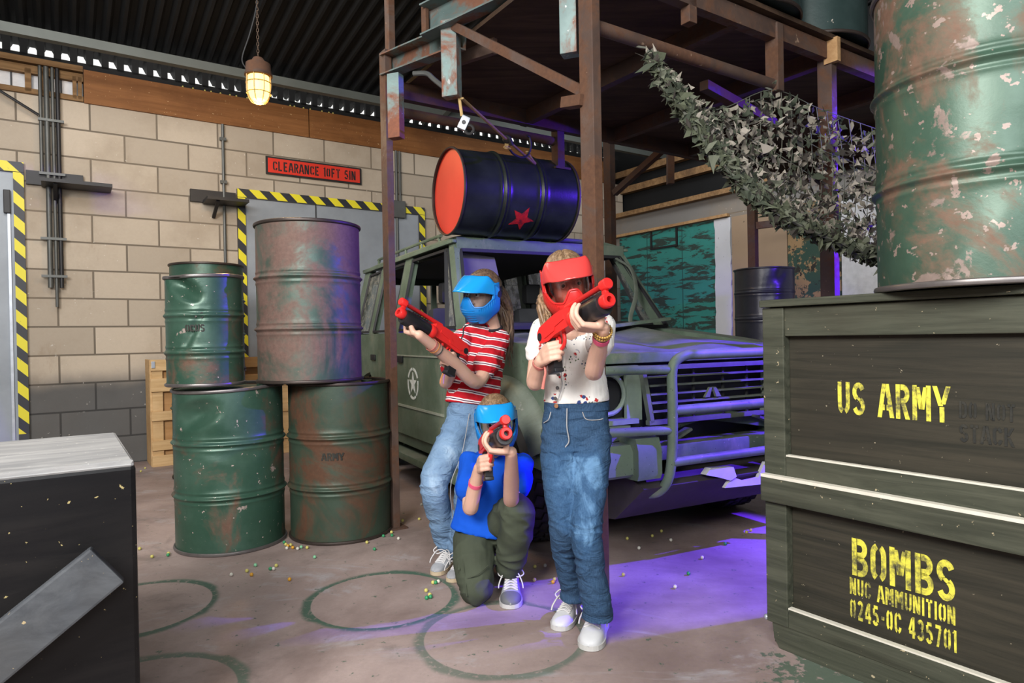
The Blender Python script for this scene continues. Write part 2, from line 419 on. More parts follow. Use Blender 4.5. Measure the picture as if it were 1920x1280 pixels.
# ------------------------------------------------------------------ stencil lettering (strokes in a unit-high cell)
def arc(cx, cy, rx, ry, a0, a1, n=7):
    return [(cx+rx*math.cos(R(a0+(a1-a0)*i/n)), cy+ry*math.sin(R(a0+(a1-a0)*i/n))) for i in range(n+1)]
GL = {
 'A': [[(.02, 0), (.22, 1)], [(.32, 1), (.52, 0)], [(.14, .3), (.23, .3)], [(.31, .3), (.4, .3)]],
 'B': [[(.09, 0), (.09, 1)], [(.2, .92), (.3, .92)] + arc(.3, .74, .16, .18, 80, -80) + [(.2, .55)], [(.2, .46), (.3, .46)] + arc(.3, .27, .18, .19, 80, -80) + [(.2, .08)]],
 'C': [arc(.27, .7, .18, .22, 80, 0, 4), [(.22, .92)] + arc(.27, .7, .18, .22, 120, 180, 4) + [(.09, .3)] + arc(.27, .3, .18, .22, 180, 250, 4), arc(.27, .3, .18, .22, 285, 360, 4)],
 'D': [[(.09, 0), (.09, 1)], [(.2, .92), (.26, .92)] + arc(.26, .68, .19, .24, 75, 0, 4) + arc(.26, .32, .19, .24, 0, -75, 4) + [(.2, .08)]],
 'E': [[(.09, 0), (.09, 1)], [(.2, .92), (.46, .92)], [(.2, .5), (.38, .5)], [(.2, .08), (.46, .08)]],
 'F': [[(.09, 0), (.09, 1)], [(.2, .92), (.46, .92)], [(.2, .5), (.38, .5)]],
 'I': [[(.09, 0), (.09, 1)]],
 'K': [[(.09, 0), (.09, 1)], [(.46, 1), (.2, .55)], [(.24, .47), (.48, 0)]],
 'L': [[(.09, 0), (.09, 1)], [(.2, .08), (.45, .08)]],
 'M': [[(.08, 0), (.08, 1)], [(.18, .95), (.32, .32)], [(.35, .32), (.49, .95)], [(.59, 0), (.59, 1)]],
 'N': [[(.08, 0), (.08, 1)], [(.17, .95), (.39, .05)], [(.48, 0), (.48, 1)]],
 'O': [[(.22, .92)] + arc(.27, .7, .18, .22, 115, 180, 4) + [(.09, .3)] + arc(.27, .3, .18, .22, 180, 245, 4), arc(.27, .3, .18, .22, 295, 360, 4) + [(.45, .7)] + arc(.27, .7, .18, .22, 0, 65, 4)],
 'P': [[(.09, 0), (.09, 1)], [(.2, .92), (.28, .92)] + arc(.28, .7, .17, .22, 80, -80) + [(.2, .48)]],
 'R': [[(.09, 0), (.09, 1)], [(.2, .92), (.28, .92)] + arc(.28, .72, .17, .2, 80, -80) + [(.2, .52)], [(.29, .45), (.46, 0)]],
 'S': [arc(.27, .71, .18, .21, 20, 150, 6) + arc(.27, .71, .18, .21, 150, 245, 4), [(.2, .56), (.36, .44)], arc(.27, .29, .18, .21, 65, -30, 5) + arc(.27, .29, .18, .21, -30, -160, 5)],
 'T': [[(.25, 0), (.25, .86)], [(.02, .92), (.19, .92)], [(.31, .92), (.48, .92)]],
 'U': [[(.09, 1), (.09, .3)] + arc(.27, .3, .18, .22, 180, 250, 4), arc(.27, .3, .18, .22, 290, 360, 4) + [(.45, 1)]],
 'Y': [[(.02, 1), (.23, .45)], [(.50, 1), (.31, .5)], [(.27, .42), (.27, 0)]],
 '0': [[(.2, .92)] + arc(.25, .7, .16, .22, 115, 180, 4) + [(.09, .3)] + arc(.25, .3, .16, .22, 180, 245, 4), arc(.25, .3, .16, .22, 295, 360, 4) + [(.41, .7)] + arc(.25, .7, .16, .22, 0, 65, 4)],
 '1': [[(.16, 0), (.16, 1)], [(.02, .84), (.1, .92)]],
 '2': [arc(.25, .72, .16, .2, 165, -20, 7) + [(.3, .42), (.1, .14)], [(.07, .08), (.43, .08)]],
 '3': [arc(.24, .73, .16, .19, 160, -70, 7), arc(.24, .28, .18, .2, 70, -160, 8)],
 '4': [[(.36, 0), (.36, 1)], [(.28, .95), (.05, .36)], [(.03, .27), (.28, .27)], [(.42, .27), (.5, .27)]],
 '5': [[(.1, .92), (.42, .92)], [(.1, .84), (.1, .55), (.25, .58)] + arc(.24, .31, .18, .25, 70, -20, 4), arc(.24, .31, .18, .23, -40, -160, 4)],
 '7': [[(.06, .92), (.44, .92)], [(.4, .84), (.2, 0)]],
 '-': [[(.06, .48), (.3, .48)]],
}
GW = {'I': .18, 'M': .67, 'N': .57, '1': .24, '-': .36, ' ': .34, 'A': .54, 'Y': .53}
def text_polys(s, h, wd=.15, xs=1.0, gap=.13):
    out = []; x = 0; sx_ = xs; xs = 1.0
    for ch in s:
        for st in GL.get(ch, []):
            P = [V((x + a*xs, b, 0)) for a, b in st]
            lf, rt = [], []
            for i, p in enumerate(P):
                d = (P[min(i+1, len(P)-1)] - P[max(0, i-1)]).normalized(); n = V((-d.y, d.x, 0))
                if len(P) == 2 and abs(d.x) > .02 and abs(d.y) > .5: n = V((-1 if d.y > 0 else 1, 0, 0))
                lf.append(p + n*wd/2); rt.append(p - n*wd/2)
            for i in range(len(P)-1):
                out.append([(q.x*h*sx_, q.y*h) for q in (lf[i], lf[i+1], rt[i+1], rt[i])])
        x += (GW.get(ch, .52) + gap)*xs
    return out, (x - gap*xs)*h*sx_
def fitted(s, x0, x1, y, h):
    return (s, x0, y, h, (x1-x0)/text_polys(s, h)[1])
def lettering(lines, fn, mat, parent, name='lettering', wd=.15, th=.0012):
    """lines of (text, x, y, height, xscale); fn(x, y, lift) -> point on the surface"""
    o = None
    for s, x0, y0, h, xs in lines:
        bm = B()
        polys, _ = text_polys(s, h, wd, xs)
        for q in polys:
            prism(bm, [(a+x0, b+y0) for a, b in q], lambda a, b: fn(a, b, th), lambda a, b: fn(a, b, -.0005))
        o = finish(bm, name, mat, parent, smooth=False)
    return o

# ------------------------------------------------------------------ the hall
WY, RX = 7.19, 6.72                    # back wall and right wall in hall coordinates
def hall(bm, name, mat, parent=None, **k):
    o = finish(bm, name, mat, parent, **k)
    if parent is None: o.rotation_euler.z = ALPHA
    return o
bm = B(); box(bm, (.5, 3.5, -.1), (15, 16, .2)); fl = finish(bm, 'floor', M['floor'], smooth=False); struct(fl)

bm = B(); box(bm, (1.2, WY+.12, 1.657), (11.4, .24, 3.315)); struct(hall(bm, 'wall_back', M['block'], smooth=False))
bm = B(); box(bm, (RX+.12, 2.6, 1.4), (.24, 9.6, 2.8)); struct(hall(bm, 'wall_right', M['block_grey'], smooth=False))
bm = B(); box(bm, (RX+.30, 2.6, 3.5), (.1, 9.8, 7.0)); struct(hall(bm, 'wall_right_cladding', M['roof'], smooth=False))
bm = B(); box(bm, (-4.6, 3.9, 2.6), (.2, 6.8, 5.2)); struct(hall(bm, 'wall_left', M['block_grey'], smooth=False))
# corrugated roof, rising towards the camera
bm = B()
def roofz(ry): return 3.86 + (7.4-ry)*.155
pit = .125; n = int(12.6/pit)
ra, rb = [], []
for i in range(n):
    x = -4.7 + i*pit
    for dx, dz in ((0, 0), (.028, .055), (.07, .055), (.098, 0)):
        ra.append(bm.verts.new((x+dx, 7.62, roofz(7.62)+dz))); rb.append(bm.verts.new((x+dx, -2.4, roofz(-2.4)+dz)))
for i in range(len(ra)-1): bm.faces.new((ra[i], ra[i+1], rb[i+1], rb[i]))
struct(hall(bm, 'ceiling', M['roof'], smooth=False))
bm = B()
for i in range(n-1): box(bm, (-4.7+i*pit+.113, 7.40, 3.79), (.058, .05, .15))
box(bm, (1.2, 7.40, 3.52), (12.6, .05, .43))
struct(hall(bm, 'trim_eaves', M['roof'], smooth=False))
bm = B(); box(bm, (1.2, 7.75, 3.9), (13.5, .01, 1.2)); struct(hall(bm, 'trim_sky_backing', M['sheet_light'], smooth=False))  # added sheet outside the eaves, stands in for bright sky in the gaps
bm = B()
box(bm, (1.2, 6.4, 3.55), (11.6, .07, .075)); struct(hall(bm, 'ceiling_purlin', M['roof_steel'], smooth=False))
bm = B()
for rx in (-.55, 3.5):
    bar(bm, (rx, 6.4, 3.55), (rx, .5, 4.9), .06, .08)
    bar(bm, (rx, 6.9, 3.6), (rx-.02, 6.0, 4.06), .045, .05); bar(bm, (rx, 6.35, 3.58), (rx+.22, 5.9, 4.06), .045, .045); bar(bm, (rx, 6.35, 3.58), (rx-.22, 5.9, 4.06), .045, .045)
struct(hall(bm, 'ceiling_truss', M['roof_steel'], smooth=False))
bm = B()
for ry in (5.2, 4.0, 2.8, 1.6): box(bm, (1.2, ry, roofz(ry)-.03), (11.6, .06, .1))
struct(hall(bm, 'ceiling_rafters', M['dark_steel'], smooth=False))
# right-hand wall: timber ledge, cladding rails
bm = B(); box(bm, (RX-.03, 2.6, 2.815), (.14, 9.6, .06)); struct(hall(bm, 'trim_ledge', M['old_timber'], smooth=False))
bm = B()
for z in (3.22, 3.46): box(bm, (RX+.18, 2.6, z), (.1, 9.6, .09))
struct(hall(bm, 'trim_cladding_rail', M['old_timber'], smooth=False))

# plywood band, timber head and white glazed strip over the wall
bm = B(); box(bm, (1.25, WY-.012, 3.455), (2.04, .025, .30)); box(bm, (4.5, WY-.012, 3.455), (4.44, .025, .30)); struct(hall(bm, 'trim_plywood_band', M['plywood'], smooth=False))
bm = B(); box(bm, (-1.9, WY+.06, 3.45), (4.25, .05, .24)); struct(hall(bm, 'trim_white_blocks', M['white_wash'], smooth=False))
bm = B()
box(bm, (-1.9, WY-.0, 3.60), (4.25, .09, .05)); box(bm, (-1.9, WY+.0, 3.525), (4.25, .05, .07)); box(bm, (-1.9, WY-.0, 3.335), (4.25, .05, .045))
for x in (-.62, -.18, -.06, .16, .2): box(bm, (x, WY+.0, 3.43), (.045 if x < .1 else .03, .05, .2))
struct(hall(bm, 'trim_timber_head', M['old_timber'], smooth=False))
bm = B()
for x in (-.98, -.86, -.74, -.5, -.3, -.02, .06): box(bm, (x, WY+.03, 3.43), (.012, .02, .17))
struct(hall(bm, 'trim_glazing_bar', M['black_metal'], smooth=False))

def hazard_strip(bm, uvl, x0, x1, z0, z1, vert):
    vs = [bm.verts.new((x, WY-.042, z)) for x, z in ((x0, z0), (x1, z0), (x1, z1), (x0, z1))]
    f = bm.faces.new(vs)
    for lp in f.loops:
        x, _, z = lp.vert.co; lp[uvl].uv = (x, z)
def door(name, x0, x1, top, leaf, sides):
    bm = B()
    box(bm, ((x0+x1)/2, WY-.005, top/2), (x1-x0, .03, top))
    d = struct(hall(bm, name, M['door_grey'], smooth=False))
    bm = B()
    fw = .075
    for x in (x0-fw/2, x1+fw/2): box(bm, (x, WY-.015, (top+.06)/2), (fw, .05, top+.06))
    box(bm, ((x0+x1)/2, WY-.015, top+.045), (x1-x0+2*fw, .05, .09))
    hall(bm, 'door_frame', M['door_frame'], d, smooth=False)
    bm = B(); uvl = bm.loops.layers.uv.new('UVMap')
    hazard_strip(bm, uvl, x0-fw, x1+fw, top+.005, top+.09, False)
    for s in sides:
        xa = x0-fw+.0 if s < 0 else x1+.0
        hazard_strip(bm, uvl, xa, xa+fw, .35 if s > 0 else .1, top+.0, True)
    hall(bm, 'hazard_tape', M['hazard'], d, smooth=False)
    if leaf:
        bm = B(); box(bm, (leaf, WY-.022, top/2), (.012, .012, top)); box(bm, (leaf+.08, WY-.05, 1.1), (.03, .06, .18), bev=.005)
        hall(bm, 'door_seam', M['door_frame'], d, smooth=False)
    else:
        bm = B(); box(bm, (x1-.035, WY-.028, top/2-.1), (.02, .02, top-.2)); hall(bm, 'door_edge_trim', M['galv'], d, smooth=False)
        bm = B(); box(bm, (x1-.045, WY-.04, 2.35), (.05, .04, .2), bev=.006); hall(bm, 'door_hinge', M['black_metal'], d, smooth=False)
    return d
door('door_1', -1.55, -.30, 2.61, None, (1,))
door('door_2', 1.60, 3.56, 2.58, 2.33, (-1, 1))

# clearance sign
sg = thing('clearance_sign', 'red clearance sign with black stencil letters on the block wall', 'sign', room(2.335, WY-.02, 2.95), ALPHA)
bm = B(); box(bm, (0, 0, 0), (1.04, .012, .185)); finish(bm, 'border', M['sign_black'], sg, smooth=False)
bm = B(); box(bm, (0, -.005, 0), (1.0, .012, .15)); finish(bm, 'panel', M['sign_red'], sg, smooth=False)
_, tw = text_polys('CLEARANCE 10FT 5IN', .1, .15, .84)
lettering([('CLEARANCE 10FT 5IN', -tw/2, -.052, .1, .84)], lambda a, b, l: V((a, -.0112-l, b)), M['sign_black'], sg, wd=.17)

# wall pipes, brackets, shelf
pt = thing('conduit_run', 'bundle of dark vertical conduits clipped to the wall beside the left door', 'pipes', room(-.02, WY-.05, 0), ALPHA)
for x, z0, r in ((-.075, 2.62, .014), (-.03, 1.62, .02), (.015, 1.45, .013), (.052, 1.62, .017)):
    bm = B(); tube(bm, [(x, 0, z0), (x, 0, 3.56)], r, 10, 1); finish(bm, 'conduit', M['conduit'] if x < .04 else M['black_metal'], pt)
for z in (3.09, 2.62, 2.05, 1.72):
    bm = B(); box(bm, (0, -.012, z), (.19, .03, .022)); finish(bm, 'clip', M['conduit'], pt, smooth=False)
bm = B(); tube(bm, [(-.09, -.03, 3.12), (-.62, -.1, 3.42)], .012, 8, 1); finish(bm, 'stay_bar', M['black_metal'], pt)
def bracket(rx, z, L, label):
    t = thing('bracket_shelf', label, 'bracket', room(rx, WY, z), ALPHA, None)
    bm = B(); box(bm, (0, -.02, .06), (.42, .04, .12)); finish(bm, 'back_plate', M['black_metal'], t, smooth=False)
    bm = B(); box(bm, (L/2-.1, -.16, 0), (L, .28, .03)); finish(bm, 'shelf_plate', M['black_metal'], t, smooth=False)
    bm = B(); bar(bm, (0, -.02, -.14), (0, -.26, -.02), .03, .02); finish(bm, 'strut', M['black_metal'], t, smooth=False)
bracket(.0, 2.52, .52, 'black steel bracket shelf on the wall by the conduit bundle')
bracket(1.30, 2.50, .38, 'black steel bracket shelf beside the middle grey doors')
c2 = thing('conduit', 'single thin conduit dropping down the wall left of the middle doors', 'pipe', room(1.40, WY-.03, 0), ALPHA)
bm = B(); tube(bm, [(0, 0, .2), (0, 0, 3.3)], .014, 8, 1); finish(bm, 'pipe', M['conduit'], c2)
for z in (3.15, 2.72, 1.5):
    bm = B(); box(bm, (0, 0, z), (.06, .03, .03)); finish(bm, 'clip', M['conduit'], c2, smooth=False)
c3 = thing('conduit', 'thin conduit on the wall just right of the steel post', 'pipe', room(3.28, WY-.03, 0), ALPHA)
bm = B(); tube(bm, [(0, 0, 1.8), (0, 0, 3.3)], .016, 8, 1); tube(bm, [(.045, 0, 2.6), (.045, 0, 3.3)], .012, 8, 1); finish(bm, 'pipe', M['conduit'], c3)
bm = B(); box(bm, (.02, -.01, 2.62), (.16, .05, .2), bev=.01); finish(bm, 'junction_box', M['conduit'], c3, smooth=False)

# hanging bulkhead lamp
lm = thing('pendant_lamp', 'caged glowing pendant lamp hanging on a rusty chain from the roof', 'lamp', (-1.86, 5.0, 2.93))
bm = B(); lathe(bm, [(.0, .30), (.035, .30), (.05, .275), (.088, .255), (.092, .19), (.1, .18), (.1, .165), (.085, .16)], 28, caps=True); finish(bm, 'cap', M['rust_dark'], lm)
bm = B(); lathe(bm, [(.076, .165), (.078, .08), (.07, .02), (.05, -.015), (.0, -.03)], 28); finish(bm, 'glass_jar', M['lamp_glass'], lm)
bm = B(); ell(bm, (0, 0, .075), (.05, .05, .075)); finish(bm, 'bulb', M['bulb'], lm)
bm = B()
for i in range(8):
    a = i*PI/4; c, s = math.cos(a), math.sin(a)
    tube(bm, [(c*.09, s*.09, .17), (c*.09, s*.09, .06), (c*.06, s*.06, -.02), (0, 0, -.045)], .004, 6, 4)
for z, r in ((.11, .09), (.035, .086)): tube(bm, [(r*math.cos(q*PI/12), r*math.sin(q*PI/12), z) for q in range(24)], .004, 6, 1, True)
finish(bm, 'cage', M['lamp_cage'], lm)
zr = roofz(5.18)-2.93
bm = B()
zz = .31; i = 0
while zz < zr:
    ax = (1, 0) if i % 2 else (0, 1)
    tube(bm, [(ax[0]*.008*math.cos(q*PI/5), ax[1]*.008*math.cos(q*PI/5), zz+.016+.016*math.sin(q*PI/5)) for q in range(10)], .0028, 5, 1, True)
    zz += .026; i += 1
finish(bm, 'chain', M['chain'], lm)
bm = B(); tube(bm, [(-.09, 0, .22), (-.12, 0, .3), (-.06, 0, .48), (-.01, 0, .66), (0, 0, .8), (.004, .012, zr)], .005, 6, 6); finish(bm, 'flex', M['cable'], lm)
pl = lamp('POINT', 'pendant_glow', (-1.86, 5.0, 2.86), None, 26, (1, .62, .25), shadow_soft_size=.06)
pl.data.use_shadow = True

# ------------------------------------------------------------------ steel drums
M['drum_green'] = worn('green_drum_paint', (.030, .078, .052), (.060, .125, .088), (.075, .034, .02), (.155, .075, .04), .36, 2.2, (.42, .34, .29), .72, 8, .40, .25, .5, 1, None)
M['drum_dent'] = worn('green_drum_paint_scuffed', (.033, .088, .058), (.065, .135, .098), (.08, .036, .02), (.2, .12, .085), .42, 2.6, (.50, .40, .36), .66, 9, .38, .25)
M['drum_rust'] = worn('rusting_green_drum', (.045, .085, .065), (.075, .125, .10), (.095, .055, .045), (.23, .145, .118), .535, 2.0, (.40, .27, .20), .74, 10, .40, .3)
M['drum_brown'] = worn('brown_green_drum', (.033, .06, .04), (.055, .085, .058), (.055, .026, .015), (.13, .06, .03), .475, 2.4, (.30, .16, .1), .72, 9, .45, .25)
M['drum_flaked'] = worn('flaked_green_drum', (.034, .078, .052), (.062, .118, .082), (.115, .062, .04), (.21, .125, .085), .47, 2.8, (.27, .205, .175), .60, 5.2, .42, .2)
M['drum_dark'] = worn('dark_green_drum', (.028, .05, .047), (.05, .08, .077), (.05, .03, .02), (.12, .075, .05), .26, 2.0, (.5, .45, .38), .70, 4, .35, .25)
M['drum_black'] = worn('black_drum_paint', (.012, .016, .015), (.03, .038, .034), (.05, .022, .012), (.10, .045, .02), .27, 3, (.32, .03, .02), .745, 9, .33, .3)
M['drum_rim'] = plain('bare_drum_rim', (.17, .155, .15), .38, .6, .4, 14)
M['drum_rim_dark'] = plain('dark_drum_rim', (.055, .042, .036), .45, .5, .4, 14)
M['red_lid'] = plain('red_drum_lid', (.62, .045, .025), .45, 0, .12, 5, .05, 30)
M['wrap'] = plain('black_plastic_wrap', (.018, .02, .022), .32, 0, .4, 4, .6, 9)

def drum(name, label, loc, mat, rim, R0=.283, H=.88, dents=(), rot=0, axis=None, lid=None, group=None, hoops=((.335, 1), (.655, 1)), seg=72, crush=0):
    t = thing(name, label, 'drum', loc, rot, group)
    prof = []
    N = 64
    for i in range(N+1):
        z = .012 + (H-.024)*i/N; r = R0
        for hf, amp in hoops:
            d = (z - hf*H)
            r += amp*(.0145*math.exp(-(d/.010)**2) + .0035*math.exp(-((d-.03)/.008)**2) + .0035*math.exp(-((d+.03)/.008)**2))
        prof.append((r, z))
    # finer rows round the hoops
    zs = sorted(set([round(z, 4) for _, z in prof] + [round(hf*H + k*.004, 4) for hf, _ in hoops for k in range(-9, 10)]))
    bm = B(); rings = []
    def dent(a, z, r):
        p = V((math.cos(a)*r, math.sin(a)*r, z))
        for da, dz, dw, dh, dd, tilt in dents:
            x = ((a-da+PI) % (2*PI)-PI); y = z-dz; y2 = y - tilt*x
            q = (x/dw)**2 + (y2/dh)**2
            if q < 4: p -= V((math.cos(a), math.sin(a), 0))*dd*max(0, 1-math.sqrt(q)/1.0)**.8 if q < 1 else V((0, 0, 0))
        if crush and z > H*.6:
            k = (z-H*.6)/(H*.4)
            p.z -= crush*k*k*max(0, math.cos(a-4.2))
        return p
    for z in zs:
        r = R0
        for hf, amp in hoops:
            d = z - hf*H
            r += amp*(.0145*math.exp(-(d/.010)**2) + .0035*math.exp(-((d-.03)/.008)**2) + .0035*math.exp(-((d+.03)/.008)**2))
        rings.append([bm.verts.new(dent(2*PI*i/seg, z, r)) for i in range(seg)])
    skin_rings(bm, rings, False, False)
    finish(bm, 'body', mat, t, ang=60)
    def rim_at(z, nm):
        bm = B()
        pts = []
        for i in range(seg):
            a = 2*PI*i/seg; p = dent(a, z, R0+.004); pts.append(p)
        rg = []
        for i, p in enumerate(pts):
            o = V((p.x, p.y, 0)).normalized()
            rg.append([bm.verts.new(p + o*.0075*math.cos(q*PI/4) + V((0, 0, .0095*math.sin(q*PI/4)))) for q in range(8)])
        skin_rings(bm, rg, True)
        finish(bm, nm, rim, t)
    rim_at(H-.0095, 'top_rim'); rim_at(.0095, 'bottom_rim')
    bm = B(); lathe(bm, [(R0-.001, H-.022), (.06, H-.020), (.0, H-.02)], 48)
    if lid is None: lathe(bm, [(.032, H-.02), (.032, H-.008), (0, H-.008)], 16, (R0*.6, .05, 0))
    finish(bm, 'lid', lid or mat, t)
    bm = B(); lathe(bm, [(R0-.001, .018), (0, .018)], 48); finish(bm, 'base', lid or mat, t)
    return t
def wrap_fn(R0, a0, zoff=0):
    return lambda a, b, l: V((math.cos(a0 + a/R0)*(R0+l), math.sin(a0 + a/R0)*(R0+l), b+zoff))

dA = drum('oil_drum', 'dented green steel drum nearest the camera in the left-hand stacks', (-1.588, 3.726, 0), M['drum_dent'], M['drum_rim'],
     dents=((-1.88, .745, .46, .085, .062, .06), (-1.62, .60, .9, .10, .014, -.1), (-1.1, .45, .5, .12, .008, .1)), rot=.1, crush=.02)
dC = drum('oil_drum', 'brownish green drum standing against the foot of the steel post', (-1.013, 3.885, 0), M['drum_brown'], M['drum_rim_dark'], dents=((-1.4, .5, .5, .15, .006, 0),), rot=.4)
dB = drum('oil_drum', 'rust-streaked drum stacked on top of the two floor drums', (-1.15, 3.80, .882), M['drum_rust'], M['drum_rim_dark'], rot=1.3)
dD = drum('small_oil_drum', 'narrow green drum with a creased top edge on the dented drum', (-1.655, 3.60, .882), M['drum_dent'], M['drum_rim'], R0=.191, H=.59,
     dents=((-1.78, .525, .60, .07, .055, -.10), (-1.45, .29, .35, .05, .016, .35)), rot=.0, hoops=((.30, .8), (.63, .8)), crush=.012)
dE1 = drum('oil_drum', 'green drum on the floor behind the left stack, mostly hidden', (-2.56, 5.62, 0), M['drum_green'], M['drum_rim_dark'], rot=.7)
dE2 = drum('oil_drum', 'green drum whose top shows above the narrow drum', (-2.56, 5.62, .882), M['drum_green'], M['drum_rim_dark'], rot=2.0, dents=((-1.0, .82, .3, .05, .012, 0),))
lettering([('U S', -.045, .355, .03, 1), ('OCUS', -.085, .285, .038, 1.0)], wrap_fn(.1915, -1.2), M['faint_spray'], dD, wd=.2)
lettering([('ARMY', -.09, .46, .04, 1.1)], wrap_fn(.284, -1.75), M['faint_spray'], dC, wd=.2)

# big flaked drum on the army crates
dF = drum('oil_drum', 'large flaking green drum standing on the army crates', (1.405, 1.965, 1.224), M['drum_flaked'], M['drum_rim'], rot=2.2, seg=96, R0=.285, H=.90, dents=((-2.4-2.2, .20, .5, .12, .014, .2), (-1.7-2.2, .33, .4, .1, .01, -.2)))
# drum lying across the roof of the off-roader, red lid towards the left
Lx, Fx = V((.887, .462, 0)), V((.462, -.887, 0))
dR = drum('oil_drum', 'black drum with a bright red lid lying on the vehicle roof', (0, 0, 0), M['drum_black'], M['drum_rim_dark'], lid=M['red_lid'], rot=0, dents=((.3, .45, .5, .1, .008, 0),))
_c = V((-.417, 4.47, 2.092))
# local z (top of drum = red lid) points along -L
_zax = -Lx; _xax = V((0, 0, 1)); _yax = _zax.cross(_xax)
mm = Mx((_xax, _yax, _zax)).transposed().to_4x4()
mm.translation = _c + Lx*.88
dR.matrix_world = mm
def star_polys(r, ri, rot=PI/2):
    return [(r*math.cos(rot+i*PI/5) if i % 2 == 0 else ri*math.cos(rot+i*PI/5), r*math.sin(rot+i*PI/5) if i % 2 == 0 else ri*math.sin(rot+i*PI/5)) for i in range(10)]
bm = B()
# facing the camera: local direction of -F .. find the angle on the barrel
_face = (V((.25, -.84, -.78)).normalized()); aface = math.atan2(_face.dot(_yax), _face.dot(_xax))
fn = wrap_fn(.284, aface, .43)
sp = star_polys(.095, .042, PI/2+.55)
for i in range(10):
    a, b = sp[i], sp[(i+1) % 10]
    for k in range(3):
        f0, f1 = k/3, (k+1)/3
        q = [(a[0]*f0, a[1]*f0), (a[0]*f1, a[1]*f1), (b[0]*f1, b[1]*f1), (b[0]*f0, b[1]*f0)]
        if k == 0: q = q[1:] if False else [(0, 0), q[1], q[2]]
        prism(bm, q, lambda x, y: fn(x, y, .0012), lambda x, y: fn(x, y, -.0005))
finish(bm, 'star', M['red_spray'], dR, smooth=False)

# ------------------------------------------------------------------ army crates on the right
crt = V((.901, 2.377, 0)); CANG = math.atan2(-.817, .5765)       # face runs right and towards the camera
def crate_half(name, label, z0, z1, lid, lines, rail, skirt):
    t = thing(name, label, 'crate', (crt.x, crt.y, z0), CANG)
    W, D, H = 1.02, .62, z1-z0
    # local x along the face, local y into the crate (away from the viewer)
    bm = B(); box(bm, (W/2, D/2+.02, H/2), (W-.012, D-.01, H-.004)); finish(bm, 'panel', M['olive_panel'], t, smooth=False)
    b0 = skirt; tp = H - (.028 if lid else 0)
    for x in (.041, W-.041):
        bm = B(); box(bm, (x, .006, (b0+tp)/2), (.082, .038, tp-b0), bev=.004); finish(bm, 'stile', M['olive_wood'], t, smooth=False)
    if lid:
        bm = B(); box(bm, (W/2, .008, tp-.05), (W-.164, .03, .1), bev=.004); finish(bm, 'rail', M['olive_wood'], t, smooth=False)
        bm = B(); box(bm, (W/2, D/2-.01, H-.013), (W+.004, D+.04, .026), bev=.006); finish(bm, 'lid', M['olive_wood'], t, smooth=False)
    rz = rail
    bm = B(); box(bm, (W/2, .006, b0+rz/2), (W-.164, .034, rz), bev=.003); finish(bm, 'rail', M['olive_wood'], t, smooth=False)
    bm = B(); box(bm, (W/2, -.0005, b0+rz-.0015), (W-.166, .02, .011)); finish(bm, 'bare_edge', M['bright_edge'], t, smooth=False)
    fn = lambda a, b, l: V((a, .0205-.0115-l+.0, b))
    fn = lambda a, b, l: V((a, .024-l, b))
    lettering(lines[0], fn, M['yellow_spray'], t, wd=.165)
    if lines[1]: lettering(lines[1], fn, M['faint_spray'], t, 'faint_lettering', wd=.17)
    return t
up_ = crate_half('army_crate', 'upper olive crate stencilled US ARMY in yellow', .612, 1.224, True, ([fitted('US ARMY', .251, .580, .228, .105)], [fitted('DO NOT', .605, .74, .245, .048), fitted('STACK', .605, .735, .178, .05)]), .07, .0)
lo_ = crate_half('army_crate', 'lower olive crate stencilled BOMBS in yellow', 0, .612, False, ([fitted('BOMBS', .29, .587, .322, .120), fitted('NUC AMMUNITION', .282, .588, .258, .054), fitted('0245-0C 435701', .282, .590, .180, .064)], []), .066, .085)
bm = B(); box(bm, (.51, -.022, .565), (1.024, .03, .095), bev=.005); finish(bm, 'batten', M['olive_wood'], lo_, smooth=False)
bm = B(); box(bm, (.51, -.0228, .6075), (1.02, .0285, .0105)); finish(bm, 'bare_edge', M['bright_edge'], lo_, smooth=False)
bm = B(); prism(bm, [(.018, .09), (1.02, .09), (1.02, .0), (.045, .0), (.025, .03)], lambda a, b: V((a, -.008, b)), lambda a, b: V((a, .03, b))); finish(bm, 'skid', M['olive_wood'], lo_, smooth=False)
bm = B(); box(bm, (.5, .35, .045), (.98, .5, .086)); finish(bm, 'base', M['olive_panel'], lo_, smooth=False)
bm = B(); ell(bm, (-.008, .0, .092), (.011, .011, .011), seg=12); finish(bm, 'bolt_head', M['galv'], lo_)
bm = B(); box(bm, (1.0, -.03, 1.12-.612), (.13, .06, .12), bev=.008); finish(bm, 'cleat', M['olive_wood'], up_, smooth=False)

# ------------------------------------------------------------------ black block and plank, left foreground
bk = thing('black_block', 'large black painted box with a scuffed grey top in the left foreground', 'box', (-1.0, 1.76, 0), math.atan2(.564, .826))
W, D, H = 1.25, .69, .80
bm = B(); box(bm, (-W/2, D/2, H/2-.004), (W, D, H-.008), bev=.012); finish(bm, 'body', M['black_block'], bk, smooth=False)
bm = B(); box(bm, (-W/2, D/2, H-.006), (W-.006, D-.006, .02), bev=.008)
for v in bm.verts:
    if v.co.y < .03: v.co.z += random.uniform(-.002, .002); v.co.y += random.uniform(-.003, .003)
finish(bm, 'top_board', M['block_top'], bk, smooth=False)
pk = thing('grey_plank', 'grey painted plank leaning diagonally against the black box', 'plank', (-1.06, 1.60, .545))
a, b = V((.045, .055, .02)), V((-.60, -.33, -.545))
d = (a-b).normalized(); nf = V((.564, -.826, .12)).normalized(); nf = (nf - d*nf.dot(d)).normalized(); sd = d.cross(nf)
rot = Mx((d, sd, nf)).transposed()
bm = B(); box(bm, (a+b)/2, ((a-b).length, .118, .04), rot, bev=.006); finish(bm, 'board', M['plank'], pk, smooth=False)

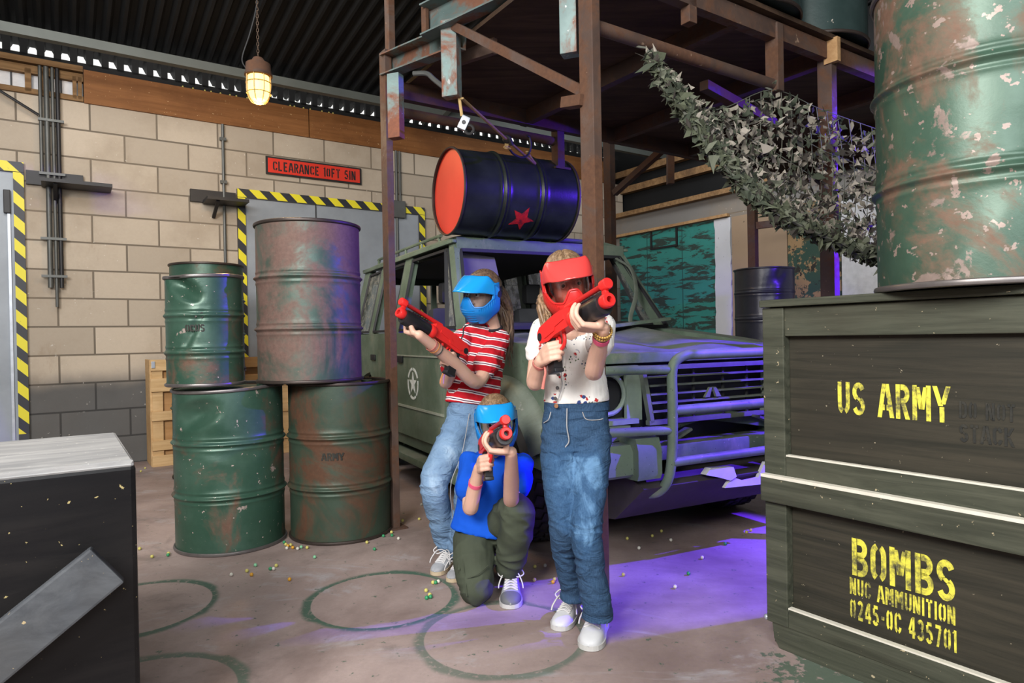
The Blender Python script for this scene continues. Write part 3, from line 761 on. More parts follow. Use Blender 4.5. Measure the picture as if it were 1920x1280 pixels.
# ------------------------------------------------------------------ pale timber crate by the wall
pc = thing('timber_crate', 'pale timber packing crate against the back wall behind the drums', 'crate', (-3.25, 6.0, 0), ALPHA)
W, D, H = 1.22, .36, .965
bm = B(); box(bm, (W/2, D/2+.015, H/2), (W-.03, D-.03, H-.02)); finish(bm, 'panel', M['crate_ply'], pc, smooth=False)
for x in (.045, .62, W-.045):
    bm = B(); box(bm, (x, .008, H/2), (.085, .022, H), bev=.003); finish(bm, 'upright', M['pale_crate'], pc, smooth=False)
for z, h in ((H-.05, .1), (.735, .12), (.455, .085), (.19, .09), (.05, .1)):
    bm = B(); box(bm, (W/2, -.012, z), (W+.02, .022, h), bev=.003); finish(bm, 'slat', M['pale_crate'], pc, smooth=False)
bm = B(); box(bm, (-.004, D/2+.01, H/2), (.022, D, H), bev=.003); finish(bm, 'end_board', M['pale_crate'], pc, smooth=False)
bm = B()
for i in range(3):
    for j in range(2): box(bm, (.17+.035*j, -.0245, .775-.028*i), (.02, .003, .016))
finish(bm, 'stencil_mark', M['black_metal'], pc, smooth=False)
bm = B(); box(bm, (.012, -.026, H-.045), (.03, .012, .06), bev=.003); finish(bm, 'latch', M['galv'], pc, smooth=False)

# ------------------------------------------------------------------ boards along the right-hand wall
def mk_teal():
    t = NT('teal_flaking_paint'); co = t.co(); X = t.xyz(co)
    f = t.noise(t.map(co, (1, .55, 2.6)), 5.0, 7, .68, .5)
    low = t.ma('MULTIPLY', t.ma('SUBTRACT', 1.9, X[2]), .05)
    f = t.step(t.ma('ADD', f, low), .49, .55)
    c = t.mix(t.noise(co, 3, 5), (.018, .165, .14), (.035, .26, .225))
    c = t.mix(t.ma('MULTIPLY', f, .92), c, t.mix(t.noise(co, 20, 5), (.012, .015, .013), (.035, .045, .035)))
    gap = t.step(t.ma('ABSOLUTE', t.ma('SUBTRACT', t.ma('FRACT', t.ma('DIVIDE', X[1], .62)), .5)), .0, .02)
    t.set(t.mix(gap, (.01, .05, .045), c), .65); t.bump(f, .3, .004); return t.m
def mk_speck(name, base, spot, amt):
    t = NT(name); co = t.co()
    d = t.ma('SUBTRACT', 1, t.step(t.noise(t.map(co, (1, 1, .8)), 24, 5, .7), amt, amt+.03))
    c = t.mix(t.ma('SUBTRACT', 1, d), base, spot)
    c = t.mix(t.ma('MULTIPLY', t.noise(co, 3.2, 6), .5), c, tuple(q*.55 for q in base))
    t.set(c, .8); return t.m
def mk_camo():
    t = NT('camouflage_board'); co = t.co()
    a = t.step(t.noise(co, 5, 6, .7), .47, .50); b = t.step(t.noise(t.map(co, loc=(4, 4, 4)), 7, 6, .7), .56, .59)
    c = t.mix(a, (.30, .19, .09), (.025, .06, .042)); c = t.mix(b, c, (.02, .016, .012)); t.set(c, .8); return t.m
M['teal_board'] = mk_teal(); M['foam'] = mk_speck('white_foam_board', (.62, .63, .66), (.05, .05, .05), .66)
M['tan_board'] = mk_speck('tan_board', (.36, .255, .165), (.07, .055, .04), .68); M['camo_board'] = mk_camo()
def wall_board(name, label, ry0, ry1, z0, z1, mat, th=.03, jag=0):
    t = thing(name, label, 'board', room(RX, 0, 0), ALPHA)
    bm = B()
    if jag:
        n = 40; pl = [(ry0 + random.uniform(-jag, jag), z0+(z1-z0)*i/n) for i in range(n+1)] + [(ry1 + random.uniform(-jag, jag), z1-(z1-z0)*i/n) for i in range(n+1)]
        prism(bm, pl, lambda a, b: V((-th, a, b)), lambda a, b: V((0, a, b)))
    else: box(bm, (-th/2, (ry0+ry1)/2, (z0+z1)/2), (th, ry1-ry0, z1-z0))
    finish(bm, 'panel', mat, t, smooth=False); return t
tb = wall_board('teal_board', 'flaking teal painted board on the far wall behind the bonnet', 5.37, 7.05, 0, 2.5, M['teal_board'])
bm = B(); box(bm, (-.04, 5.97, 2.38), (.02, .025, .24)); box(bm, (-.04, 6.42, 2.38), (.02, .025, .24)); box(bm, (-.04, 6.2, 2.27), (.02, .45, .025)); finish(bm, 'bracket', M['black_metal'], tb, smooth=False)
wall_board('foam_strip', 'white speckled foam strip beside the teal board', 5.13, 5.36, 0, 2.5, M['foam'], .045, .008)
wall_board('tan_board', 'tan scuffed board right of the white foam strip', 4.39, 5.12, 0, 2.5, M['tan_board'])
wall_board('camouflage_board', 'camouflage painted board beneath the hanging net', 3.78, 4.38, 0, 2.5, M['camo_board'])
wall_board('white_board', 'whitewashed board next to the big flaking drum', 2.0, 3.77, 0, 2.45, M['white_wash'])
tr = thing('timber_batten', 'thin pale batten along the top of the teal board', 'batten', room(RX, 0, 0), ALPHA)
bm = B(); box(bm, (-.05, 6.15, 2.53), (.05, 2.0, .035)); finish(bm, 'batten', M['raw_timber'], tr, smooth=False)
for (px_, lab, z, mt_) in ((0, 'black wrapped drum under the tan board, upper of two', .882, M['wrap']), (1, 'black wrapped drum on the floor behind the bonnet', 0, M['wrap'])):
    d_ = drum('wrapped_drum', lab, (2.60, 6.85, z), mt_, M['wrap'], R0=.29, rot=px_*1.2, hoops=((.42, .5), (.72, .5)), seg=48, dents=((-1.3, .8, .3, .08, .02, .2), (-1.8, .6, .3, .2, .015, .4)))

# ------------------------------------------------------------------ steel deck (mezzanine) with its posts, beams and braces
P1 = V((-.715, 3.93, 0)); P2 = V((.324, 2.615, 0)); WD = V((CA, SA, 0)); ND = V((SA, -CA, 0))
dk = thing('steel_deck', 'rusty steel deck on box posts standing over the off-roader', 'scaffold')
def part(bm, name, mat): return finish(bm, name, mat, dk, smooth=False)
def post(p, z0, z1, name='post', mat=None, a=.042, b=.08, foot=True):
    bm = B()
    rot = Mx.Rotation(ALPHA, 3, 'Z')
    box(bm, (p.x, p.y, (z0+z1)/2), (a, b, z1-z0), rot, bev=.003)
    if foot: box(bm, (p.x, p.y, z0+.005), (a+.07, b+.06, .01), rot)
    return part(bm, name, mat or M['rust'])
post(P1, 0, 2.80); post(P2, 0, 4.1, foot=False)
post(P1 + V((.02, .06, 0)), 2.80, 4.2, 'upper_post', None, .04, .06, False)
P3 = P2 + WD*1.20; P4 = P2 + WD*1.66
post(P3, 2.29, 2.62, 'hanger', M['rust'], .05, .07, False); post(P4, 0, 2.62, a=.05, b=.08)
PP = P2 + WD*.58; post(PP, 2.47, 2.75, 'hanger', M['rust'], .05, .05, False)
# edge beam and deck boards (run along the hall)
zb = 2.585
bm = B(); bar(bm, P2 - WD*.1 + V((0, 0, zb)), P2 + WD*4.2 + V((0, 0, zb)), .05, .085); part(bm, 'edge_beam', M['rust'])
P5 = P1 + V((.055, .085, 0)); 
bm = B(); bar(bm, P1 + V((0, 0, zb)), P1 + WD*4.6 + V((0, 0, zb)), .05, .1); part(bm, 'edge_beam', M['rust_dark'])
for k in (.9, 1.7, 2.5, 3.3, 4.1):
    bm = B(); bar(bm, P2 + WD*k + V((0, 0, zb)), P2 + WD*k - ND*1.72 + V((0, 0, zb)), .05, .09); part(bm, 'joist', M['rust_dark'])
bm = B()
A0 = P2 - WD*.02 + ND*.06; A1 = P2 + WD*4.2 + ND*.06; A2 = A1 - ND*1.85; A3 = P2 - ND*1.79 + WD*.02
vs = [bm.verts.new((q.x, q.y, 2.632)) for q in (A0, A1, A2, A3)] + [bm.verts.new((q.x, q.y, 2.655)) for q in (A0, A1, A2, A3)]
bm.faces.new(vs[3::-1]); bm.faces.new(vs[4:])
for i in range(4): j = (i+1) % 4; bm.faces.new((vs[i], vs[j], vs[j+4], vs[i+4]))
part(bm, 'deck_boards', M['deck_ply'])
# tube that carries the net, tube along the far side
bm = B(); tube(bm, [P2 + V((0, 0, 2.325)), P2 + WD*1.2 + V((0, 0, 2.325))], .027, 14, 1); finish(bm, 'net_tube', M['rust'], dk)
Q0 = V((-0.633, 4.02, 2.472)); Q1 = Q0 + WD*1.16
bm = B(); tube(bm, [Q0, Q1], .03, 14, 1); finish(bm, 'far_tube', M['rust_dark'], dk)
bm = B(); rot = Mx.Rotation(ALPHA, 3, 'Z'); zc = Q1.z
box(bm, (Q1.x+.02, Q1.y, 2.45), (.06, .07, .36), rot); box(bm, (Q1.x+.02, Q1.y, 2.275), (.13, .12, .015), rot); part(bm, 'hanger', M['rust_dark'])
# far posts beyond the vehicle
for p, z1 in ((V((0.894, 5.95, 1.864)), 3.05), (V((2.51, 6.9, 1.957)), 2.65)):
    p = V((p.x, p.y, 0)); post(p, 0, z1, 'post', M['rust_dark'], .06, .09)
a, b = V((0.929, 5.9, 2.365)), V((1.442, 5.2, 2.761)); bm = B(); bar(bm, a, b, .05, .05); part(bm, 'brace', M['rust_dark'])
a, b = V((2.532, 6.86, 2.209)), V((3.001, 6.6, 2.226)); bm = B(); bar(bm, a, b, .04, .07); part(bm, 'brace', M['rust'])
a, b = V((1.059, 3.6, 2.447)), V((1.668, 4.2, 2.421)); bm = B(); bar(bm, a, b, .05, .05); part(bm, 'brace', M['rust_dark'])
a, b = V((1.532, 6.3, 3.179)), V((1.521, 6.3, 2.526)); bm = B(); bar(bm, a, b, .07, .06); part(bm, 'hanger', M['rust_dark'])
# channel beams on the left, cut-off stubs, angle brace
def channel(a, b, h, fl, name, mat, th=.008):
    """C-section from a to b, web on the far side"""
    a, b = V(a), V(b); d = (b-a).normalized(); up = V((0, 0, 1)); s = d.cross(up).normalized()   # s: to the right of travel
    bm = B()
    bar(bm, a - s*fl/2, b - s*fl/2, th, h)
    bar(bm, a + up*(h/2), b + up*(h/2), fl, th); bar(bm, a - up*(h/2), b - up*(h/2), fl, th)
    return part(bm, name, mat)
channel(V((-0.717, 3.93, 2.716)), V((-0.235, 3.36, 2.626)), .115, .075, 'channel_beam', M['teal_beam'])
channel(V((-0.415, 3.42, 2.727)), V((0.15, 3.0, 2.767)), .15, .08, 'channel_beam', M['teal_beam'])
a = V((-0.416, 3.43, 2.737)); bm = B(); box(bm, a, (.035, .02, .15), Mx.Rotation(-.75, 3, 'Z')); part(bm, 'end_plate', M['rust'])
def stub(a, b, w, d, name, m1, ang):
    bm = B(); rot = Mx.Rotation(ang, 3, 'Z')
    h = a.z - b.z; c = (a+b)/2
    box(bm, c, (w, d, h), rot, bev=.003)
    return part(bm, name, m1)
stub(V((-0.276, 3.36, 2.701)), V((-0.283, 3.36, 2.319)), .085, .06, 'stub', M['teal_steel'], R(-20))
stub(V((-0.633, 3.8, 2.613)), V((-0.64, 3.8, 2.25)), .075, .06, 'stub', M['teal_steel'], R(-20))
stub(V((0.26, 2.72, 2.519)), V((0.255, 2.72, 2.251)), .07, .06, 'stub', M['teal_steel'], R(-20))
a, b = V((-0.258, 3.33, 2.663)), V((0.303, 2.66, 2.081)); bm = B(); bar(bm, a, b, .032, .04); part(bm, 'angle_brace', M['rust'])
a, b = V((0.235, 2.72, 2.057)), V((0.302, 2.62, 2.033)); bm = B(); bar(bm, a, b, .05, .042); part(bm, 'stub', M['rust'])
a, b = V((-0.265, 3.6, 2.62)), V((-0.059, 3.4, 2.597)); bm = B(); bar(bm, a, b, .03, .085); part(bm, 'cleat', M['rust'])
bm = B(); tube(bm, [V((-0.519, 3.7, 2.578)), V((-0.443, 3.68, 2.569)), V((-0.397, 3.66, 2.525)), V((-0.292, 3.6, 2.42))], .014, 8, 5); finish(bm, 'bent_pipe', M['conduit'], dk)
bm = B(); box(bm, V((1.703, 3.5, 2.576)), (.075, .03, .125), Mx.Rotation(ALPHA-1.57, 3, 'Z')); part(bm, 'timber_packer', M['raw_timber'])

# drums on the deck
drum('oil_drum', 'dark green drum with white chips standing up on the deck', P2 + WD*1.78 - ND*.16 + V((0, 0, 2.657)), M['drum_dark'], M['drum_rim_dark'], rot=.3)
drum('oil_drum', 'blue-grey drum on the deck, left of the chipped one', P2 + WD*1.15 - ND*.16 + V((0, 0, 2.657)), M['drum_dark'], M['drum_rim_dark'], rot=2.5)

# strap, pulley block and cable loop hanging over the roof drum
hs = thing('lashing_strap', 'ochre knotted strap running from the teal stub to the roof drum', 'strap')
s0 = V((-0.23, 3.36, 2.315)); s1 = V((0.215, 4.66, 2.282)); kn = s0.lerp(s1, .50)
bm = B(); tube(bm, [s0, kn + V((0, 0, -.005)), s1], .011, 8, 1, squash=.5); tube(bm, [kn, V((-0.011, 4.02, 2.266)), V((-0.017, 4.0, 2.241))], .012, 8, 2, squash=.4); tube(bm, [V((-0.027, 4.0, 2.251)), V((0.011, 4.02, 2.243))], .012, 8, 1, squash=.4)
tube(bm, [V((0.121, 4.4, 2.33)), V((0.159, 4.5, 2.3)), V((0.215, 4.64, 2.277))], .011, 8, 2, squash=.5); finish(bm, 'strap', M['rope'], hs)
bm = B(); ell(bm, kn, (.028, .022, .026), seg=12); tube(bm, [kn + V((-.03, 0, .02)), kn + V((.01, -.02, 0)), kn + V((.03, 0, -.035))], .012, 8, 4); finish(bm, 'knot', M['dark_steel'], hs)
pb = thing('pulley_block', 'grey steel pulley block hanging below the teal stub', 'pulley')
bm = B(); tube(bm, [V((-0.244, 3.37, 2.325)), V((-0.232, 3.37, 2.228))], .008, 8, 1, squash=.6); finish(bm, 'tether', M['rope'], pb)
c = V((-0.222, 3.37, 2.193)); rot = Mx.Rotation(.45, 3, 'Y')
bm = B(); box(bm, c, (.045, .03, .07), rot, bev=.006); finish(bm, 'cheek_plate', M['galv'], pb)
bm = B(); lathe(bm, [(.0, -.018), (.011, -.018), (.011, .018), (0, .018)], 14, c, V((0, 1, 0))); finish(bm, 'pin', M['black_metal'], pb)
bm = B(); c2_ = V((-0.196, 3.37, 2.16)); tube(bm, [c2_ + V((.022*math.cos(q*PI/8), 0, .022*math.sin(q*PI/8))) for q in range(16)], .008, 8, 1, True); finish(bm, 'eye_ring', M['dark_steel'], pb)
cl = thing('cable_loop', 'loop of black cable hooked on the strap above the roof drum', 'cable')
bm = B(); tube(bm, [V((-0.004, 4.02, 2.259)), V((0.028, 4.1, 2.236)), V((0.081, 4.2, 2.239)), V((0.124, 4.28, 2.276)), V((0.143, 4.3, 2.333)), V((0.137, 4.3, 2.391)), V((0.12, 4.28, 2.399))], .007, 8, 6); finish(bm, 'cable', M['cable'], cl)

# ------------------------------------------------------------------ camouflage net
def mk_net():
    t = NT('net_scrim'); a = t.attr('tone'); co = t.co()
    n = t.n.new('ShaderNodeValToRGB'); t.L(a, n.inputs[0]); e = n.color_ramp; e.interpolation = 'CONSTANT'
    e.elements[0].color = (.075, .085, .055, 1); e.elements[0].position = 0
    e.elements[1].color = (.05, .06, .042, 1); e.elements[1].position = .25
    for p, c in ((.42, (.12, .13, .095)), (.55, (.21, .19, .155)), (.78, (.33, .30, .255)), (.93, (.04, .035, .03))):
        q = e.elements.new(p); q.color = (*c, 1)
    t.set(n.outputs[0], .9, 0, .2); return t.m
M['net'] = mk_net(); M['net_cord'] = plain('net_cord', (.10, .105, .085), .9)
nt = thing('camouflage_net', 'ragged camouflage net slung from the rusty tube under the deck', 'net')
top = [V((0.573, 2.74, 2.289)), V((0.797, 2.86, 2.264)), V((1.281, 3.24, 2.286)), V((1.619, 3.45, 2.256)), V((2.029, 3.62, 2.189))]
bot = [V((0.575, 2.73, 2.267)), V((0.739, 2.68, 1.952)), V((0.942, 2.68, 1.696)), V((1.171, 2.72, 1.549)), V((1.591, 2.8, 1.394))]
mid = [V((0.576, 2.735, 2.273)), V((0.835, 2.86, 2.047)), V((1.204, 3.1, 1.91)), V((1.544, 3.25, 1.762)), V((1.883, 3.3, 1.635))]
top = [V((0.575, 2.74, 2.284)), V((0.863, 2.9, 2.083)), V((1.281, 3.24, 2.286)), V((1.619, 3.45, 2.256)), V((2.029, 3.62, 2.189))]
Tt, Mm, Bb = catmull(top, 8), catmull(mid, 8), catmull(bot, 8)
def netp(u, v):
    i = u*(len(Tt)-1); a = min(int(i), len(Tt)-2); f = i-a
    p0 = Tt[a].lerp(Tt[a+1], f); p1 = Mm[a].lerp(Mm[a+1], f); p2 = Bb[a].lerp(Bb[a+1], f)
    return (p0*(1-v)**2 + (p1*2 - (p0+p2)*.5)*2*v*(1-v) + p2*v*v)
bm = B(); lay = bm.verts.layers.float.new('tone')
rnd = random.Random(3)
for i in range(3100):
    u = rnd.random()**.8; v = rnd.random()
    if rnd.random() < .42: v = 1 - abs(rnd.gauss(0, .07))
    v = max(0, min(1.04, v))
    p = netp(u, v) + V((rnd.gauss(0, .012), rnd.gauss(0, .02), rnd.gauss(0, .014) - .012))
    s = rnd.uniform(.010, .027); n_ = V((rnd.gauss(0, .7), -1 + rnd.gauss(0, .5), rnd.gauss(0, .6))).normalized()
    e1 = n_.orthogonal().normalized(); e1 = Quaternion(n_, rnd.random()*6.28) @ e1; e2 = n_.cross(e1)
    tone = rnd.random()*.55 if v > .86 else .2 + rnd.random()*.8
    if rnd.random() < .1: tone = .95
    k = rnd.choice((2, 3, 3, 4)); ex = rnd.uniform(.5, 1)
    vs = []
    for q in range(k*2):
        a = q*PI/k; r = s*(1.2 if q % 2 == 0 else .62)*rnd.uniform(.55, 1.3)
        vv = bm.verts.new(p + e1*r*math.cos(a)*1.25 + e2*r*ex*math.sin(a) + n_*rnd.uniform(-.35, .35)*s); vv[lay] = tone; vs.append(vv)
    try: bm.faces.new(vs)
    except ValueError: pass
bm.normal_update()
me = bpy.data.meshes.new('scrim'); bm.to_mesh(me); bm.free()
so = mesh_obj(me, 'scrim', M['net'], nt, smooth=False)
md = so.modifiers.new('thick', 'SOLIDIFY'); md.thickness = .0012
bm = B()
for i in range(1, 22):
    tube(bm, [netp(i/22, k/6) for k in range(7)], .0022, 4, 1)
for v in (0, .2, .4, .6, .8, .93, 1):
    tube(bm, [netp(i/24, v) for i in range(25)], .0022 if v < .9 else .006, 5, 1)
for p, q in ((P2 + WD*.255 + V((0, 0, 2.30)), netp(0, 0)), (P2 + WD*1.12 + V((0, 0, 2.30)), netp(.5, 0))):
    tube(bm, [p, q], .004, 5, 1)
finish(bm, 'cord_mesh', M['net_cord'], nt)

# ------------------------------------------------------------------ paintballs on the floor
M['ball_yellow'] = plain('yellow_paintball', (.55, .50, .14), .4, 0, .1); M['ball_green'] = plain('green_paintball', (.03, .25, .10), .4, 0, .1)
M['ball_mint'] = plain('mint_paintball', (.22, .52, .30), .4, 0, .1); M['ball_orange'] = plain('orange_paintball', (.62, .31, .03), .4, 0, .1)
M['ball_white'] = plain('pale_paintball', (.6, .58, .5), .4, 0, .1)
kinds = {}
BL = [('yellow', 'loose yellow paintball lying on the concrete floor'), ('green', 'loose dark green paintball lying on the concrete floor'), ('mint', 'loose mint green paintball lying on the concrete floor'),
      ('orange', 'loose orange paintball lying on the concrete floor'), ('white', 'loose pale cream paintball lying on the concrete floor')]
def ball(kind, p, r=.0088):
    if kind not in kinds:
        bm = B(); ell(bm, (0, 0, 0), (1, 1, 1), seg=12); o = finish(bm, 'paintball', M['ball_'+kind])
        kinds[kind] = o
    else:
        o = kinds[kind].copy(); link(o)
    o.scale = (r, r, r); o.location = (p.x, p.y, r)
    tag(o, dict(BL)[kind], 'paintball', kind + ' paintballs on the floor')
BALLS = [('yellow', V((-1.885, 3.447, 0))), ('green', V((-1.813, 3.468, 0))), ('yellow', V((-1.824, 3.494, 0))), ('yellow', V((-1.297, 3.205, 0))), ('orange', V((-1.254, 3.152, 0))), ('mint', V((-1.287, 3.286, 0))), ('green', V((-1.193, 3.229, 0))), ('white', V((-1.177, 3.228, 0))), ('yellow', V((-1.18, 3.273, 0))), ('orange', V((-1.05, 3.08, 0))), ('white', V((-1.352, 3.157, 0))), ('mint', V((-1.026, 3.391, 0))), ('green', V((-1.27, 3.651, 0))), ('yellow', V((-1.248, 3.613, 0))), ('orange', V((-1.227, 3.584, 0))), ('yellow', V((-1.218, 3.602, 0))), ('white', V((-1.22, 3.547, 0))), ('orange', V((-1.191, 3.555, 0))), ('white', V((-1.159, 3.535, 0))), ('mint', V((-1.148, 3.561, 0))), ('yellow', V((-1.113, 3.55, 0))), ('green', V((-0.744, 3.503, 0))), ('yellow', V((-0.81, 3.624, 0))), ('green', V((-0.742, 3.736, 0))), ('yellow', V((-0.709, 3.806, 0))), ('green', V((-0.695, 3.744, 0))), ('yellow', V((-0.685, 4.046, 0))), ('green', V((-0.383, 2.83, 0))), ('yellow', V((-0.374, 2.864, 0))), ('yellow', V((-0.377, 3.007, 0))), ('green', V((-0.365, 3.006, 0))), ('white', V((-0.354, 3.019, 0))), ('yellow', V((-0.396, 2.913, 0))), ('green', V((-0.368, 2.841, 0))), ('yellow', V((-0.588, 4.075, 0))), ('white', V((-0.623, 4.427, 0))), ('yellow', V((0.174, 3.019, 0))), ('orange', V((0.165, 2.987, 0))), ('white', V((0.693, 2.904, 0))), ('green', V((0.793, 3.062, 0))), ('white', V((0.918, 3.277, 0))), ('yellow', V((0.494, 3.064, 0))), ('yellow', V((0.082, 3.017, 0))), ('green', V((1.098, 3.485, 0))), ('white', V((0.832, 3.565, 0))), ('yellow', V((-3.234, 5.765, 0))), ('yellow', V((-3.276, 5.909, 0))), ('yellow', V((-2.026, 3.584, 0))), ('yellow', V((0.09, 3.191, 0))), ('white', V((0.139, 3.204, 0))), ('yellow', V((0.749, 3.646, 0))), ('white', V((0.637, 3.441, 0))), ('yellow', V((0.605, 3.607, 0))), ('yellow', V((0.818, 3.731, 0))), ('yellow', V((1.279, 3.683, 0))), ('yellow', V((1.317, 3.721, 0))), ('yellow', V((-0.801, 3.75, 0))), ('white', V((-0.648, 3.682, 0)))]
for k_, p_ in BALLS: ball(k_, p_)
rb = random.Random(11)
for i in range(16):
    q = room(1.05 + .085*i + rb.uniform(-.03, .03) + (.25 if i > 8 else 0), WY-.012, 0)
    o = kinds['yellow'].copy(); link(o); o.location = (q.x, q.y, 3.605+.0088)
    tag(o, 'yellow paintball resting on the top edge of the plywood band', 'paintball', 'yellow paintballs on the plywood band')

# ------------------------------------------------------------------ the off-roader
def mk_car():
    t = NT('matt_olive_paint'); co = t.co(); X = t.xyz(co)
    c = t.mix(t.step(t.noise(co, 2.4, 6, .65), .35, .68), (.082, .122, .082), (.145, .195, .145))
    c = t.mix(t.ma('MULTIPLY', t.step(t.noise(t.map(co, (1, 1, .6)), 5, 7, .72, .5), .5, .72), .55), c, (.24, .245, .19))
    up = t.n.new('ShaderNodeNewGeometry'); ux = t.xyz(up.outputs['Normal'])
    dust = t.ma('MULTIPLY', t.step(ux[2], .35, .95), t.step(t.noise(co, 3, 7, .7), .3, .7))
    c = t.mix(t.ma('MULTIPLY', dust, .7), c, (.27, .275, .245))
    c = t.mix(t.step(t.noise(co, 55, 4, .65), .66, .7), c, (.03, .035, .025))
    c = t.mix(t.step(t.noise(t.map(co, (.35, 1, 1.5)), 30, 3, .7), .70, .73), c, (.35, .36, .31))
    t.set(c, t.ma('ADD', t.ma('MULTIPLY', t.noise(co, 4, 5), .3), .38), 0, .4)
    t.bump(t.noise(co, 60, 4, .7), .08, .003); t.bump(t.noise(co, 2.5, 3), .15, .03); return t.m
M['car'] = mk_car()
M['flare'] = worn('dusty_flare_paint', (.15, .19, .15), (.22, .255, .21), (.10, .12, .09), (.17, .19, .15), .42, 3, (.33, .34, .30), .68, 9, .5, .1)
M['car_dark'] = plain('dark_car_interior', (.017, .018, .02), .7, 0, .4, 5)
M['car_rubber'] = plain('window_rubber', (.018, .019, .022), .6)
M['tyre'] = plain('tyre_rubber', (.022, .021, .021), .8, 0, .45, 16, .4, 40)
M['grille'] = plain('grey_grille_paint', (.14, .165, .13), .5, .1, .4, 14, .05)
M['headlining'] = plain('dark_headlining', (.02, .02, .021), .9)
M['car_light'] = plain('broken_white_plastic', (.62, .63, .62), .5, 0, .2, 12)
M['seat_cloth'] = plain('dark_seat_cloth', (.045, .048, .055), .8, 0, .3, 9)
M['crease_line'] = plain('chalky_crease', (.30, .33, .27), .7, 0, .3, 22)
M['headlamp_bucket'] = plain('headlamp_bucket', (.22, .28, .22), .5, 0, .4, 9)
M['skid'] = plain('dusty_underbody', (.055, .045, .048), .8, 0, .5, 7, .2, 30)
M['violet_rag'] = plain('torn_lilac_cloth', (.14, .13, .17), .9, 0, .2, 8)

car = thing('off_road_car', 'derelict matt green army off-roader with a white star on its door', 'car', (.695, 3.985, 0), R(-62.5))
def cp(bm, name, mat='car', parent=None, smooth=True, ang=35, bev=0):
    if bev: bevel_all(bm, bev)
    return finish(bm, name, M[mat], parent or car, smooth, ang)
BELT, GUT = 1.17, 1.765
def ty(z): return .83 if z <= BELT else .83 - (z-BELT)/(GUT-BELT)*.125
def sy(s, z, off=0): return s*(ty(z)+off)
ARC = [(.43*math.cos(R(a)), .355+.43*math.sin(R(a))) for a in range(170, 5, -11)]
